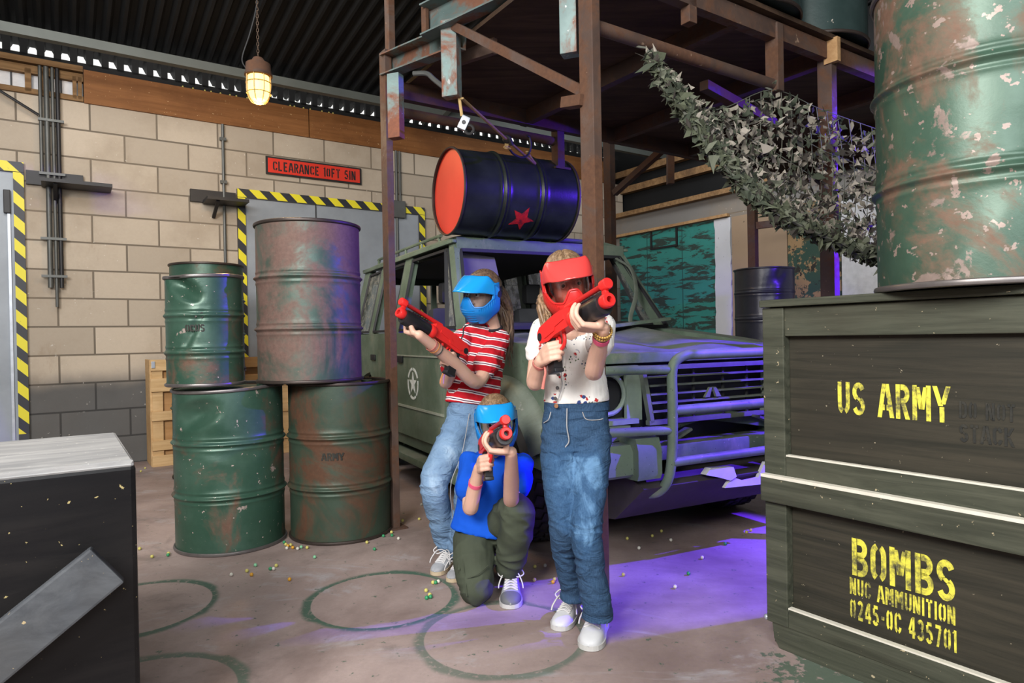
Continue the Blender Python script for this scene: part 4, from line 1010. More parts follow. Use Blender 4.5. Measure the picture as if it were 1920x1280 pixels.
# cabin tub, engine core
bm = B()
box(bm, (-2.0, 0, .72), (2.9, 1.5, .70)); cp(bm, 'floor_tub', 'car_dark', smooth=False)
bm = B(); box(bm, (.08, 0, .72), (.98, 1.15, .50)); box(bm, (0, 0, .42), (.9, .8, .2)); cp(bm, 'engine_bay', 'car_dark', smooth=False)
def side_panel(s, poly, name, th=.05, off=0, mat='car', bev=.006, parent=None):
    bm = B(); prism(bm, poly, lambda a, b: V((a, sy(s, b, off), b)), lambda a, b: V((a, sy(s, b, off-th), b)))
    bevel_all(bm, bev); return cp(bm, name, mat, parent)
for s in (-1, 1):
    fend = [(-.47, .40), (-.47, 1.135), (-.44, 1.145), (.10, 1.085), (.60, 1.015), (.655, .96), (.655, .66), (.56, .60), (.50, .42)] 
    fend = [(-.86, .36), (-.86, 1.16), (-.60, 1.16), (-.43, 1.145), (.10, 1.085), (.60, 1.015), (.655, .95), (.655, .60), (.50, .52)] + [(x, z) for x, z in reversed(ARC)]
    side_panel(s, fend, 'front_wing', .14)
    # front door
    fd = side_panel(s, [(-.875, .38), (-.875, 1.16), (-1.90, 1.16), (-1.90, .38)], 'front_door', .05, .004)
    rd = side_panel(s, [(-1.915, .38), (-1.915, 1.16), (-2.66, 1.16), (-2.66, .81), (-2.36, .64), (-2.24, .38)], 'rear_door', .05, .004)
    qp = side_panel(s, [(-2.675, .82), (-2.675, 1.16), (-3.28, 1.16), (-3.28, .45), (-3.12, .42), (-3.1, .6), (-2.95, .76), (-2.8, .80)], 'rear_quarter', .05, .0)
    for d_, x in ((fd, -1.80), (rd, -2.55)):
        bm = B(); box(bm, (x+.02, s*(.842), .955), (.13, .014, .05), bev=.005); cp(bm, 'door_handle', 'car_dark', d_)
    bm = B(); box(bm, (-1.39, s*.836, .60), (1.0, .012, .016)); cp(bm, 'crease', 'crease_line', fd, False)
    bm = B(); box(bm, (-2.12, s*.836, .60), (.4, .012, .016)); cp(bm, 'crease', 'crease_line', rd, False)
    bm = B(); box(bm, (-1.39, s*.8365, .985), (1.0, .01, .010)); cp(bm, 'swage', 'crease_line', fd, False)
    # sill and running board
    bm = B(); box(bm, (-1.35, s*.76, .335), (1.85, .1, .09), bev=.015); cp(bm, 'sill')
    bm = B(); box(bm, (-1.32, s*.80, .225), (1.75, .17, .055), bev=.015)
    for x in (-.6, -1.3, -2.0): box(bm, (x, s*.70, .27), (.05, .1, .1))
    cp(bm, 'running_board', 'car')
    # flare: fat rolled arch
    rings = []
    bm = B()
    for a in range(198, 19, -6):
        ca, sa = math.cos(R(a)), math.sin(R(a)); ring = []
        for rr, yy in ((.395, .80), (.395, .885), (.425, .905), (.475, .898), (.525, .865), (.555, .825)):
            ring.append(bm.verts.new((rr*ca*1.02, s*yy, .355 + rr*sa)))
        rings.append(ring)
    for A_, B_ in zip(rings, rings[1:]):
        for i in range(5): bm.faces.new((A_[i], A_[i+1], B_[i+1], B_[i]))
    o = cp(bm, 'wheel_arch_flare', 'flare'); md = o.modifiers.new('t', 'SOLIDIFY'); md.thickness = .012
    # pillars
    def pillar(xb0, xb1, xt0, xt1, name, zb=BELT-.02, zt=GUT):
        bm = B(); prism(bm, [(xb0, zb), (xb1, zb), (xt1, zt), (xt0, zt)], lambda a, b: V((a, sy(s, b, .0), b)), lambda a, b: V((a, sy(s, b, -.06), b)))
        bevel_all(bm, .006); return cp(bm, name)
    ap = pillar(-.58, -.67, -.985, -1.075, 'windscreen_pillar')
    pillar(-1.85, -2.01, -1.83, -1.99, 'door_pillar'); pillar(-2.60, -2.70, -2.54, -2.64, 'rear_pillar'); pillar(-3.14, -3.30, -3.06, -3.22, 'tail_pillar')
    bm = B(); bar(bm, (-.94, sy(s, GUT, .012), GUT), (-3.22, sy(s, GUT, .012), GUT), .03, .022, bev=.006); cp(bm, 'rain_gutter')
    # window rubbers and glass
    def pane(pts, name, mat, off, th, frame=.018):
        bm = B()
        n = len(pts)
        for i in range(n):
            a, b = pts[i], pts[(i+1) % n]
            bar(bm, (a[0], sy(s, a[1], -.01), a[1]), (b[0], sy(s, b[1], -.01), b[1]), .02, frame)
        fr = cp(bm, name, 'car_rubber', None, False)
        if mat:
            bm = B(); prism(bm, pts, lambda a, b: V((a, sy(s, b, off), b)), lambda a, b: V((a, sy(s, b, off-th), b))); cp(bm, 'pane', mat, fr, False)
        return fr
    pane([(-.69, BELT+.01), (-.84, BELT+.01), (-1.12, GUT-.04), (-1.085, GUT-.04)], 'quarter_light', 'glass', -.015, .004)
    pane([(-.86, BELT+.01), (-1.84, BELT+.01), (-1.82, GUT-.04), (-1.135, GUT-.04)], 'front_door_window', None, 0, 0)
    pane([(-2.02, BELT+.01), (-2.58, BELT+.01), (-2.52, GUT-.04), (-2.0, GUT-.04)], 'rear_door_window', 'glass' if s > 0 else None, -.015, .004)
    pane([(-2.72, BELT+.01), (-3.12, BELT+.01), (-3.04, GUT-.05), (-2.66, GUT-.04)], 'rear_side_window', 'glass', -.015, .004)
# star on the near front door
near_fd = [o for o in car.children if o.name.startswith('front_door') and 'window' not in o.name][0]
bm = B()
def onDoor(a, b, l): return V((-1.50 + a, -.8352-l, .78+b))
sc_ = .105
pts = star_polys(.084, .033)
for i in range(10):
    prism(bm, [(0, 0), pts[i], pts[(i+1) % 10]], lambda a, b: onDoor(a, b, .0015), lambda a, b: onDoor(a, b, -.002))
for k in range(5):
    a0 = 90+72*k+5; a1 = 90+72*(k+1)-5
    A_ = [(.118*math.cos(R(a0+(a1-a0)*i/8)), .118*math.sin(R(a0+(a1-a0)*i/8))) for i in range(9)]
    B_ = [(.099*math.cos(R(a0+(a1-a0)*i/8)), .099*math.sin(R(a0+(a1-a0)*i/8))) for i in range(9)]
    for i in range(8): prism(bm, [A_[i], A_[i+1], B_[i+1], B_[i]], lambda a, b: onDoor(a, b, .0015), lambda a, b: onDoor(a, b, -.002))
cp(bm, 'star_emblem', 'white_spray', near_fd, False)
# roof
bm = B(); rows = []
for i in range(17):
    x = -.975 - 2.285*i/16; e = min(1, min(i, 16-i)/1.6)
    row = []
    for j in range(17):
        yy = -1 + 2*j/16; yv = .715*math.copysign(abs(yy)**.9, yy)
        zz = GUT - .005 + (.075*(1-abs(yy)**5))*(.45+.55*e) + .012*(1-yy*yy)
        row.append(bm.verts.new((x + (.025*yy*yy if i == 0 else 0)*-1, yv, zz)))
    rows.append(row)
for a, b in zip(rows, rows[1:]):
    for j in range(16): bm.faces.new((a[j], a[j+1], b[j+1], b[j]))
o = cp(bm, 'roof'); md = o.modifiers.new('t', 'SOLIDIFY'); md.thickness = .03; md.offset = 1
bm = B(); box(bm, (-2.08, 0, GUT-.055), (2.2, 1.30, .012)); cp(bm, 'headlining', 'headlining', None, False)
# windscreen frame
bm = B(); bar(bm, (-.98, -.70, GUT-.01), (-.98, .70, GUT-.01), .06, .085, bev=.012); cp(bm, 'windscreen_header')
bm = B()
WS = [(-.575, -.79, BELT), (-.575, .79, BELT), (-.96, .665, GUT-.055), (-.96, -.665, GUT-.055)]
for i in range(4): bar(bm, WS[i], WS[(i+1) % 4], .022, .022)
cp(bm, 'windscreen_rubber', 'car_rubber', None, False)
bm = B(); tube(bm, [(-.94, .62, GUT-.07), (-.80, .65, 1.60), (-.68, .60, 1.42), (-.62, .50, 1.25), (-.57, .46, BELT)], .018, 8, 6, squash=.5); cp(bm, 'loose_windscreen_seal', 'grille')
bm = B(); prism(bm, [(-.66, 1.71), (-.36, 1.68), (-.33, 1.55), (-.42, 1.60), (-.46, 1.47), (-.50, 1.56), (-.56, 1.42), (-.60, 1.57)], lambda a, b: V((-1.06, a, b)), lambda a, b: V((-1.065, a, b))); cp(bm, 'torn_sun_visor', 'violet_rag', None, False)
# dashboard, seats
bm = B(); box(bm, (-.80, 0, 1.10), (.36, 1.45, .22), bev=.04); cp(bm, 'dashboard', 'car_dark')
bm = B(); tube(bm, [(-.98 + .06*math.sin(q*PI/10), .36 + .19*math.cos(q*PI/10), 1.17 + .17*math.sin(q*PI/10)) for q in range(20)], .015, 8, 1, True); cp(bm, 'steering_wheel', 'car_dark')
for x, yc in ((-1.66, -.38), (-1.66, .38)):
    bm = B(); box(bm, (x+.22, yc, .95), (.5, .5, .14), bev=.04); box(bm, (x-.05, yc, 1.12), (.14, .46, .46), Mx.Rotation(-.15, 3, 'Y'), bev=.05); st = cp(bm, 'front_seat', 'seat_cloth')
    bm = B(); box(bm, (x-.09, yc, 1.47), (.10, .27, .17), bev=.035); box(bm, (x-.08, yc, 1.37), (.02, .12, .08)); cp(bm, 'headrest', 'car_dark', st)
bm = B(); box(bm, (-2.45, 0, 1.05), (.16, 1.3, .34), bev=.04); cp(bm, 'rear_seat', 'seat_cloth')
# tailgate
bm = B(); box(bm, (-3.27, 0, .80), (.05, 1.5, .74), bev=.01); tg = cp(bm, 'tailgate')
bm = B(); box(bm, (-3.2, 0, 1.70), (.06, 1.36, .1)); box(bm, (-3.23, 0, 1.44), (.04, .05, .5)); cp(bm, 'frame', 'car', tg, False)
# roof rack rails
bm = B()
for s in (-1, 1):
    tube(bm, [(-3.12, s*.60, 1.80), (-3.10, s*.60, 1.87), (-3.0, s*.60, 1.885), (-1.6, s*.60, 1.885), (-1.52, s*.60, 1.87), (-1.50, s*.60, 1.80)], .013, 8, 4)
    for x in (-2.8, -2.3, -1.9): tube(bm, [(x, s*.60, 1.80), (x, s*.60, 1.885)], .012, 8, 1)
cp(bm, 'roof_rail')
# bonnet: buckled sheet
bm = B(); rows = []
for i in range(25):
    x = -.50 + 1.14*i/24; row = []
    for j in range(25):
        y = -.735 + 1.47*j/24; u, v = i/24, abs(j-12)/12
        z = 1.135 - .105*u - .035*v**6 - .03*max(0, u-.9)/.1*.6
        z += .022*math.exp(-((y-.45+.3*u)/.12)**2)*(1-u*.6) - .018*math.exp(-((y-.18+.25*u)/.10)**2) + .012*math.sin(7*u+3*y)*(1-v)
        if abs(y) > .42: z += .012*(1-v)*4*.5
        row.append(bm.verts.new((x, y, z)))
    rows.append(row)
for a, b in zip(rows, rows[1:]):
    for j in range(24): bm.faces.new((a[j], a[j+1], b[j+1], b[j]))
o = cp(bm, 'bonnet'); md = o.modifiers.new('t', 'SOLIDIFY'); md.thickness = .02
bm = B(); box(bm, (.655, 0, 1.0), (.03, 1.42, .05), bev=.01); cp(bm, 'bonnet_lip')
bm = B(); box(bm, (-.47, .1, 1.16), (.10, 1.2, .02), Mx.Rotation(.1, 3, 'X')); cp(bm, 'scuttle_panel', 'car')
bm = B(); tube(bm, [(-.50, -.3, 1.18), (-.53, .25, 1.19)], .008, 6, 1); cp(bm, 'wiper', 'black_metal')
# grille
bm = B()
G0, G1 = -.43, .43
for (a, b) in (((G0, .95), (G1, .95)), ((G0+.03, .685), (G1-.03, .685)), ((G0, .95), (G0+.05, .685)), ((G1, .95), (G1-.05, .685))):
    bar(bm, (.665, a[0], a[1]), (.665, b[0], b[1]), .03, .022)
gr = cp(bm, 'grille', 'grille', None, False)
for k in range(5):
    z = .905 - .042*k; bm = B(); bar(bm, (.668, G0+.03+.005*k, z), (.668, G1-.03-.005*k, z), .028, .009); cp(bm, 'grille_slat', 'grille', gr, False)
bm = B()
for y in (-.27, -.1, .1, .27): box(bm, (.655, y, .82), (.01, .012, .25))
cp(bm, 'grille_rib', 'car_dark', gr, False)
bm = B()
for pl in ([(-.055, .0), (-.02, .05), (-.005, .05), (-.022, 0)], [(.002, .05), (.02, .05), (.055, .0), (.022, .0)]):
    prism(bm, [(a+.0, b+.79) for a, b in pl], lambda a, b: V((.69, a, b)), lambda a, b: V((.675, a, b)))
cp(bm, 'broken_badge', 'grille', gr, False)
# headlamp housings (empty)
for s in (-1, 1):
    bm = B()
    y0, y1, z0, z1 = .46, .735, .70, .955
    for a, b in (((y0, z0), (y1, z0)), ((y1, z0), (y1, z1)), ((y1, z1), (y0, z1)), ((y0, z1), (y0, z0))):
        bar(bm, (.63, s*a[0], a[1]), (.63, s*b[0], b[1]), .09, .022)
    hl = cp(bm, 'headlamp_housing', 'headlamp_bucket', None, False)
    bm = B(); box(bm, (.58, s*.6, .83), (.01, .26, .24)); cp(bm, 'back_plate', 'car_dark', hl, False)
    bm = B(); tube(bm, [(.62, s*.6+.095*math.cos(q*PI/12), .83+.095*math.sin(q*PI/12)) for q in range(24)], .012, 8, 1, True); cp(bm, 'lamp_ring', 'headlamp_bucket', hl)
    bm = B(); prism(bm, [(.47, .945), (.56, .945), (.55, .90), (.50, .915), (.475, .86)], lambda a, b: V((.60, s*a, b)), lambda a, b: V((.605, s*a, b))); cp(bm, 'torn_bracket', 'headlamp_bucket', hl, False)
    bm = B(); prism(bm, [(.5, .62), (.72, .60), (.74, .66), (.62, .69), (.5, .68)], lambda a, b: V((.63, s*a, b)), lambda a, b: V((.66, s*a, b))); cp(bm, 'lower_panel', 'headlamp_bucket', hl, False)
# bumper
for s in (-1, 1):
    bm = B()
    prism(bm, [(.60, .455), (.74, .455), (.76, .47), (.76, .575), (.74, .605), (.60, .61)], lambda a, b: V((a, s*.86, b)), lambda a, b: V((a, s*.56, b)))
    prism(bm, [(.30, .47), (.62, .455), (.62, .61), (.34, .60)], lambda a, b: V((a, s*.86, b)), lambda a, b: V((a, s*.80, b)))
    bevel_all(bm, .014); bp = cp(bm, 'bumper')
for s in (-1, 1):
    bm = B(); prism(bm, [(.58, .44), (.79, .445), (.80, .47), (.80, .58), (.78, .635), (.58, .64)], lambda a, b: V((a, s*.565, b)), lambda a, b: V((a, s*.43, b))); bevel_all(bm, .016); cp(bm, 'bumper_end_block', 'car', bp)
bm = B(); box(bm, (.66, 0, .545), (.14, .9, .07), bev=.01); cp(bm, 'cross_member', 'car', bp)
# bull bar
bb = []
bm = B()
for s in (-1, 1):
    tube(bm, [(.66, s*.43, .345), (.74, s*.40, .37), (.795, s*.385, .45), (.81, s*.375, .60), (.81, s*.37, .80), (.81, s*.37, .93), (.808, s*.345, .985), (.805, s*.28, 1.01), (.80, s*.2, 1.012), (.80, 0, 1.012)], .024, 14, 6)
bbar = cp(bm, 'bull_bar')
for s in (-1, 1):
    bm = B()
    tube(bm, [(.805, s*.37, .945), (.79, s*.55, .95), (.74, s*.74, .95), (.62, s*.87, .945), (.5, s*.88, .94)], .021, 12, 6)
    cp(bm, 'side_loop', 'car', bbar); bm = B()
    tube(bm, [(.81, s*.37, .665), (.79, s*.55, .67), (.74, s*.74, .67), (.62, s*.87, .668), (.5, s*.88, .665)], .021, 12, 6)
    cp(bm, 'side_loop', 'car', bbar)
bm = B(); tube(bm, [(.81, -.37, .755), (.81, .37, .755)], .024, 12, 1); cp(bm, 'cross_tube', 'car', bbar); bm = B(); tube(bm, [(.81, -.38, .515), (.81, .38, .515)], .022, 12, 1); cp(bm, 'cross_tube', 'car', bbar)
# wreckage behind the bull bar, skid plate
bm = B(); bar(bm, (.64, -.42, .63), (.62, 0, .70), .03, .05); bar(bm, (.62, 0, .70), (.64, .5, .62), .03, .06); bar(bm, (.6, -.45, .5), (.63, -.40, .66), .04, .03); cp(bm, 'bent_crossmember', 'car', None, False)
bm = B(); prism(bm, [(-.16, .43), (-.13, .46), (.02, .45), (.04, .40), (.0, .385), (-.08, .41)], lambda a, b: V((.80, a, b)), lambda a, b: V((.76, a, b)))
prism(bm, [(-.03, .35), (.02, .40), (.06, .385), (.1, .37), (.2, .375), (.25, .45), (.28, .45), (.28, .36), (.42, .36), (.42, .33)], lambda a, b: V((.79, a, b)), lambda a, b: V((.77, a, b))); cp(bm, 'broken_plate', 'car_light', None, False)
bm = B(); prism(bm, [(.66, .44), (.78, .40), (.55, .21), (.30, .17), (-.2, .18), (-.2, .40)], lambda a, b: V((a, -.52, b)), lambda a, b: V((a, .60, b))); bevel_all(bm, .02); cp(bm, 'skid_plate', 'skid')
bm = B(); box(bm, (.70, -.22, .625), (.05, .1, .012), Mx.Rotation(.4, 3, 'X')); cp(bm, 'bent_bracket', 'grille', None, False); bm = B(); box(bm, (.70, .33, .66), (.05, .1, .012), Mx.Rotation(-.3, 3, 'X')); cp(bm, 'bent_bracket', 'grille', None, False)
# wheels: tyre with blocks, rim, hub
def wheel(x, y, steer, s):
    w = bpy.data.objects.new('wheel', None); w.empty_display_size = .1; link(w, car); w.location = (x, y, .362); w.rotation_euler.z = steer
    W = .115
    bm = B(); lathe(bm, [(.205, -W*.8), (.25, -W*1.02), (.31, -W*1.05), (.345, -W*.9), (.352, -W*.6), (.352, W*.6), (.345, W*.9), (.31, W*1.05), (.25, W*1.02), (.205, W*.8)], 56, (0, 0, 0), (0, 1, 0))
    for i in range(34):
        a = i*2*PI/34
        for k, off in ((-.075, 0), (-.027, .5), (.027, 0), (.075, .5)):
            aa = a + off*2*PI/34; rot = Mx.Rotation(-aa, 3, 'Y') @ Mx.Rotation(.25*(1 if k > 0 else -1), 3, 'X')
            box(bm, (.354*math.cos(aa), k, .354*math.sin(aa)), (.016, .038, .046), rot)
    finish(bm, 'tyre', M['tyre'], w, ang=30)
    bm = B(); lathe(bm, [(.0, s*.03), (.06, s*.035), (.07, s*.01), (.14, s*.0), (.15, s*.03), (.19, s*.05), (.208, s*.09), (.208, -s*.09)], 32, (0, 0, 0), (0, 1, 0)); finish(bm, 'rim', M['car_dark'], w)
for x, st in ((0, R(-8)), (-2.695, 0)):
    for s in (-1, 1): wheel(x, s*.70, st, s)
bm = B(); tube(bm, [(0, -.65, .36), (0, .65, .36)], .05, 10, 1); tube(bm, [(-2.695, -.65, .36), (-2.695, .65, .36)], .06, 10, 1); cp(bm, 'axle', 'car_dark')

# ------------------------------------------------------------------ people
def remeshed(bm, name, voxel, smooth=4):
    bmesh.ops.recalc_face_normals(bm, faces=bm.faces)
    me = bpy.data.meshes.new('tmp'); bm.to_mesh(me); bm.free()
    o = bpy.data.objects.new('tmp', me); SC.collection.objects.link(o)
    a = o.modifiers.new('r', 'REMESH'); a.mode = 'VOXEL'; a.voxel_size = voxel
    b = o.modifiers.new('s', 'SMOOTH'); b.factor = .5; b.iterations = smooth
    dg = bpy.context.evaluated_depsgraph_get(); dg.update()
    out = bpy.data.meshes.new_from_object(o.evaluated_get(dg)); out.name = name
    bpy.data.objects.remove(o); bpy.data.meshes.remove(me)
    return out
def limb(bm, pts, rad, seg=14, k=6, squash=1):
    """closed tapering limb with rounded ends"""
    P = catmull(pts, k); rr = lerp_list(rad, len(P))
    tube(bm, P, rr, seg, 1, squash=squash)
    for p, r in ((P[0], rr[0]), (P[-1], rr[-1])): ell(bm, p, (r*.98, r*.98, r*.98), seg=14)
def loft(bm, secs, seg=24, k=4, power=2.3):
    """secs: (centre, half width, half depth, side vector); closed superelliptic body"""
    C = catmull([s[0] for s in secs], k); n = len(C)
    wv = lerp_list([s[1] for s in secs], n); dv = lerp_list([s[2] for s in secs], n)
    sv = []
    S = [V(s[3]).normalized() for s in secs]
    for i in range(n):
        t = i/(n-1)*(len(S)-1); a = min(int(t), len(S)-2); sv.append(S[a].lerp(S[a+1], t-a).normalized())
    rings = []
    for i in range(n):
        d = (C[min(i+1, n-1)] - C[max(0, i-1)]).normalized(); s = (sv[i] - d*sv[i].dot(d)).normalized(); f = d.cross(s)
        ring = []
        for q in range(seg):
            a = 2*PI*q/seg; ca, sa = math.cos(a), math.sin(a)
            ring.append(bm.verts.new(C[i] + s*wv[i]*math.copysign(abs(ca)**(2/power), ca) + f*dv[i]*math.copysign(abs(sa)**(2/power), sa)))
        rings.append(ring)
    skin_rings(bm, rings)
from mathutils import noise as NZ
def folds(me, amp, scale=16, squash=(1, 1, 1.9), seed=0.0, ridge=True, where=None):
    off = V((seed, seed*1.7, -seed))
    nr = [v.normal.copy() for v in me.vertices]
    for v, n in zip(me.vertices, nr):
        q = V((v.co.x*squash[0] + v.co.z*.35, v.co.y*squash[1], v.co.z*squash[2]))*scale + off
        h = NZ.noise(q + V((0, 0, NZ.noise(q*.45)*1.4)))
        if ridge: h = .5 - abs(h)*1.6
        k = amp if where is None else amp*where(v.co)
        v.co += n*h*k
    me.update(); return me
def jit(p, dx, dy, dY):
    return p + V((dx*p.y/1250, dY, -dy*p.y/1250))
def set_attr(me, name, fn):
    at = me.attributes.new(name, 'FLOAT', 'POINT')
    at.data.foreach_set('value', [fn(v.co) for v in me.vertices])
def seg_par(p, a, b):
    d = b-a; t = max(0, min(1, (p-a).dot(d)/d.length_squared)); return t, (p-(a+d*t)).length
def gun_frame(butt, muz):
    gx = (muz-butt).normalized(); gz = (V((0, 0, 1)) - gx*gx.z).normalized(); gy = gz.cross(gx)
    return gx, gy, gz

def mk_skin():
    t = NT('skin'); co = t.co()
    c = t.mix(t.noise(co, 14, 4), (.58, .34, .25), (.68, .43, .33))
    t.set(c, .48, 0, .4); t.b.inputs['Subsurface Weight'].default_value = .12
    t.b.inputs['Subsurface Radius'].default_value = (.012, .005, .003); t.bump(t.noise(co, 160, 3), .06, .001); return t.m
M['skin'] = mk_skin()
def mk_denim(name, dark, mid, lite):
    t = NT(name); co = t.co(); X = t.xyz(co)
    f = t.attr('fade')
    n = t.noise(t.map(co, (1, 1, .5)), 11, 5, .65, .5)
    k = t.step(t.ma('ADD', t.ma('MULTIPLY', f, .62), t.ma('MULTIPLY', t.ma('SUBTRACT', n, .45), 1.3)), 0, .85)
    c = t.mix(k, dark, mid); c = t.mix(t.ma('MULTIPLY', t.step(k, .6, 1), .6), c, lite)
    w_ = t.noise(t.map(co, (1, 1, .12)), 420, 2); c = t.mix(t.ma('MULTIPLY', w_, .3), c, lite)
    t.set(c, .85, 0, .2); fold = t.noise(t.map(co, (1, 1, 1.9), (0, .5, 0)), 12, 3, .5, 1.3); t.bump(fold, .55, .025); t.bump(w_, .1, .001); return t.m
M['denim_light'] = mk_denim('light_denim', (.095, .18, .31), (.20, .315, .47), (.38, .50, .63))
M['denim_blue'] = mk_denim('blue_denim', (.004, .017, .052), (.013, .054, .14), (.16, .31, .50))
def mk_stripe():
    t = NT('striped_jersey'); co = t.co(); b = t.attr('band')
    b = t.ma('ADD', b, t.ma('MULTIPLY', t.ma('SUBTRACT', t.noise(co, 9, 3), .5), .016))
    f = t.ma('FRACT', t.ma('DIVIDE', b, .0465))
    w1 = t.ma('MULTIPLY', t.step(f, .0, .02), t.ma('SUBTRACT', 1, t.step(f, .12, .14)))
    nv = t.ma('MULTIPLY', t.step(f, .13, .15), t.ma('SUBTRACT', 1, t.step(f, .21, .23)))
    w2 = t.ma('MULTIPLY', t.step(f, .22, .24), t.ma('SUBTRACT', 1, t.step(f, .34, .36)))
    c = t.mix(t.ma('MAXIMUM', w1, w2), (.50, .012, .022), (.80, .76, .76)); c = t.mix(nv, c, (.045, .03, .075))
    t.set(c, .85, 0, .2); t.bump(t.noise(t.map(co, (1, 1, .7)), 13, 3, .5, 1.0), .6, .018); return t.m
M['stripe'] = mk_stripe()
def mk_floral():
    t = NT('ribbed_floral_cotton'); co = t.co(); X = t.xyz(co)
    c = (.72, .70, .67)
    def spots(c, scale, rad, cols, mscale, thr, loc):
        v = t.map(co, (1, .25, 1), loc=loc)
        n = t.n.new('ShaderNodeTexVoronoi'); t.L(v, n.inputs['Vector']); n.inputs['Scale'].default_value = scale
        wob = t.ma('MULTIPLY', t.ma('SUBTRACT', t.noise(co, 150, 2), .5), .5)
        d = t.ma('SUBTRACT', 1, t.step(t.ma('ADD', n.outputs['Distance'], wob), rad, rad+.06))
        cell = t.n.new('ShaderNodeTexVoronoi'); t.L(t.map(co, (1, .25, 1), loc=(loc[0]*.3, 1, loc[2])), cell.inputs['Vector']); cell.inputs['Scale'].default_value = mscale
        m_ = t.ma('SUBTRACT', 1, t.step(cell.outputs['Distance'], thr, thr+.05))
        rn = t.xyz(n.outputs['Color'])[0]
        col = t.mix(t.step(rn, .5, .51), cols[0], cols[1])
        return t.mix(t.ma('MULTIPLY', d, m_), c, col)
    c = spots(c, 54, .36, ((.42, .03, .03), (.035, .06, .19)), 16, .35, (0, 0, 0))
    c = spots(c, 105, .27, ((.03, .05, .10), (.12, .16, .10)), 17, .36, (0, 0, 0))
    t.set(c, .8, 0, .2)
    t.bump(t.wave(t.map(co, (1, .6, 0)), 100, 0, 'X', 0), .22, .002); t.bump(t.noise(t.map(co, (1, 1, 1.2)), 9, 3, .5, .8), .5, .02); return t.m
M['floral'] = mk_floral()
M['blue_tee'] = plain('royal_blue_cotton', (.004, .075, .50), .85, 0, .18, 9, .6, 12, .2)
M['cargo'] = plain('olive_cargo_cotton', (.052, .062, .042), .85, 0, .3, 10, .6, 14, .2)
def mk_hair(name, a, b):
    t = NT(name); co = t.co(); g = t.map(co, (1, 1, .16))
    n = t.noise(g, 120, 3, .6); c = t.mix(t.step(n, .3, .7), a, b); c = t.mix(t.ma('MULTIPLY', t.noise(co, 9, 3), .4), c, a)
    t.set(c, .42, 0, .5); t.bump(n, .5, .003); return t.m
M['hair_blond'] = mk_hair('light_brown_hair', (.11, .062, .032), (.36, .235, .135))
M['hair_brown'] = mk_hair('brown_hair', (.06, .036, .024), (.22, .14, .09))
M['mask_blue'] = plain('blue_mask_shell', (.006, .17, .50), .32, 0, .15, 12, .04)
M['mask_red'] = plain('red_mask_shell', (.56, .022, .02), .32, 0, .15, 12, .04)
M['visor_blue'] = plain('glossy_blue_visor', (.012, .30, .74), .2, 0, .1, 8, .05, 50, .7)
M['visor_red'] = plain('glossy_red_visor', (.70, .06, .055), .2, 0, .1, 8, .05, 50, .7)
M['lens_clear'] = mk_lens('clear_lens', (.78, .82, .86), .7); M['lens_rose'] = mk_lens('rose_lens', (.88, .55, .52), .9)
M['gun_red'] = plain('red_gun_plastic', (.66, .022, .02), .34, 0, .08, 10, .03)
M['gun_black'] = plain('black_gun_plastic', (.012, .012, .014), .38, 0, .2, 20, .1, 90)
M['shoe_white'] = plain('white_leather', (.52, .53, .545), .5, 0, .12, 12, .15, 50)
M['shoe_grey'] = plain('grey_mesh_fabric', (.30, .31, .33), .8, 0, .2, 60, .2, 120)
M['shoe_dark'] = plain('dark_grey_rubber', (.11, .115, .125), .7, 0, .2, 20)
M['sole_white'] = plain('white_rubber_sole', (.46, .455, .44), .6, 0, .15, 20); M['sole_gum'] = plain('gum_rubber_sole', (.50, .40, .27), .6, 0, .2, 14)
M['lace'] = plain('pale_lace', (.56, .55, .55), .85, 0, .15, 60); M['sock'] = plain('grey_sock', (.33, .34, .36), .9)
M['band_pink'] = plain('pink_wristband', (.72, .10, .20), .5); M['band_white'] = plain('white_tag', (.7, .66, .66), .6)
M['bead_gold'] = plain('gold_beads', (.45, .27, .07), .35, .4); M['bracelet'] = plain('woven_bracelet', (.50, .16, .13), .8, 0, .5, 90)
M['thread_orange'] = plain('orange_thread', (.58, .22, .07), .8); M['thread_violet'] = plain('violet_thread', (.34, .16, .46), .8)
M['eye_white'] = plain('eye_white', (.75, .73, .70), .25, 0, .03); M['iris'] = plain('brown_iris', (.045, .028, .018), .2)
M['brow'] = plain('brown_brow', (.08, .05, .035), .8); M['button'] = plain('dark_button', (.05, .045, .045), .4); M['seam'] = plain('pale_stitching', (.33, .33, .34), .8)
M['copper'] = plain('copper_button', (.40, .2, .1), .35, .7); M['navy'] = plain('navy_ribbing', (.012, .012, .02), .9)

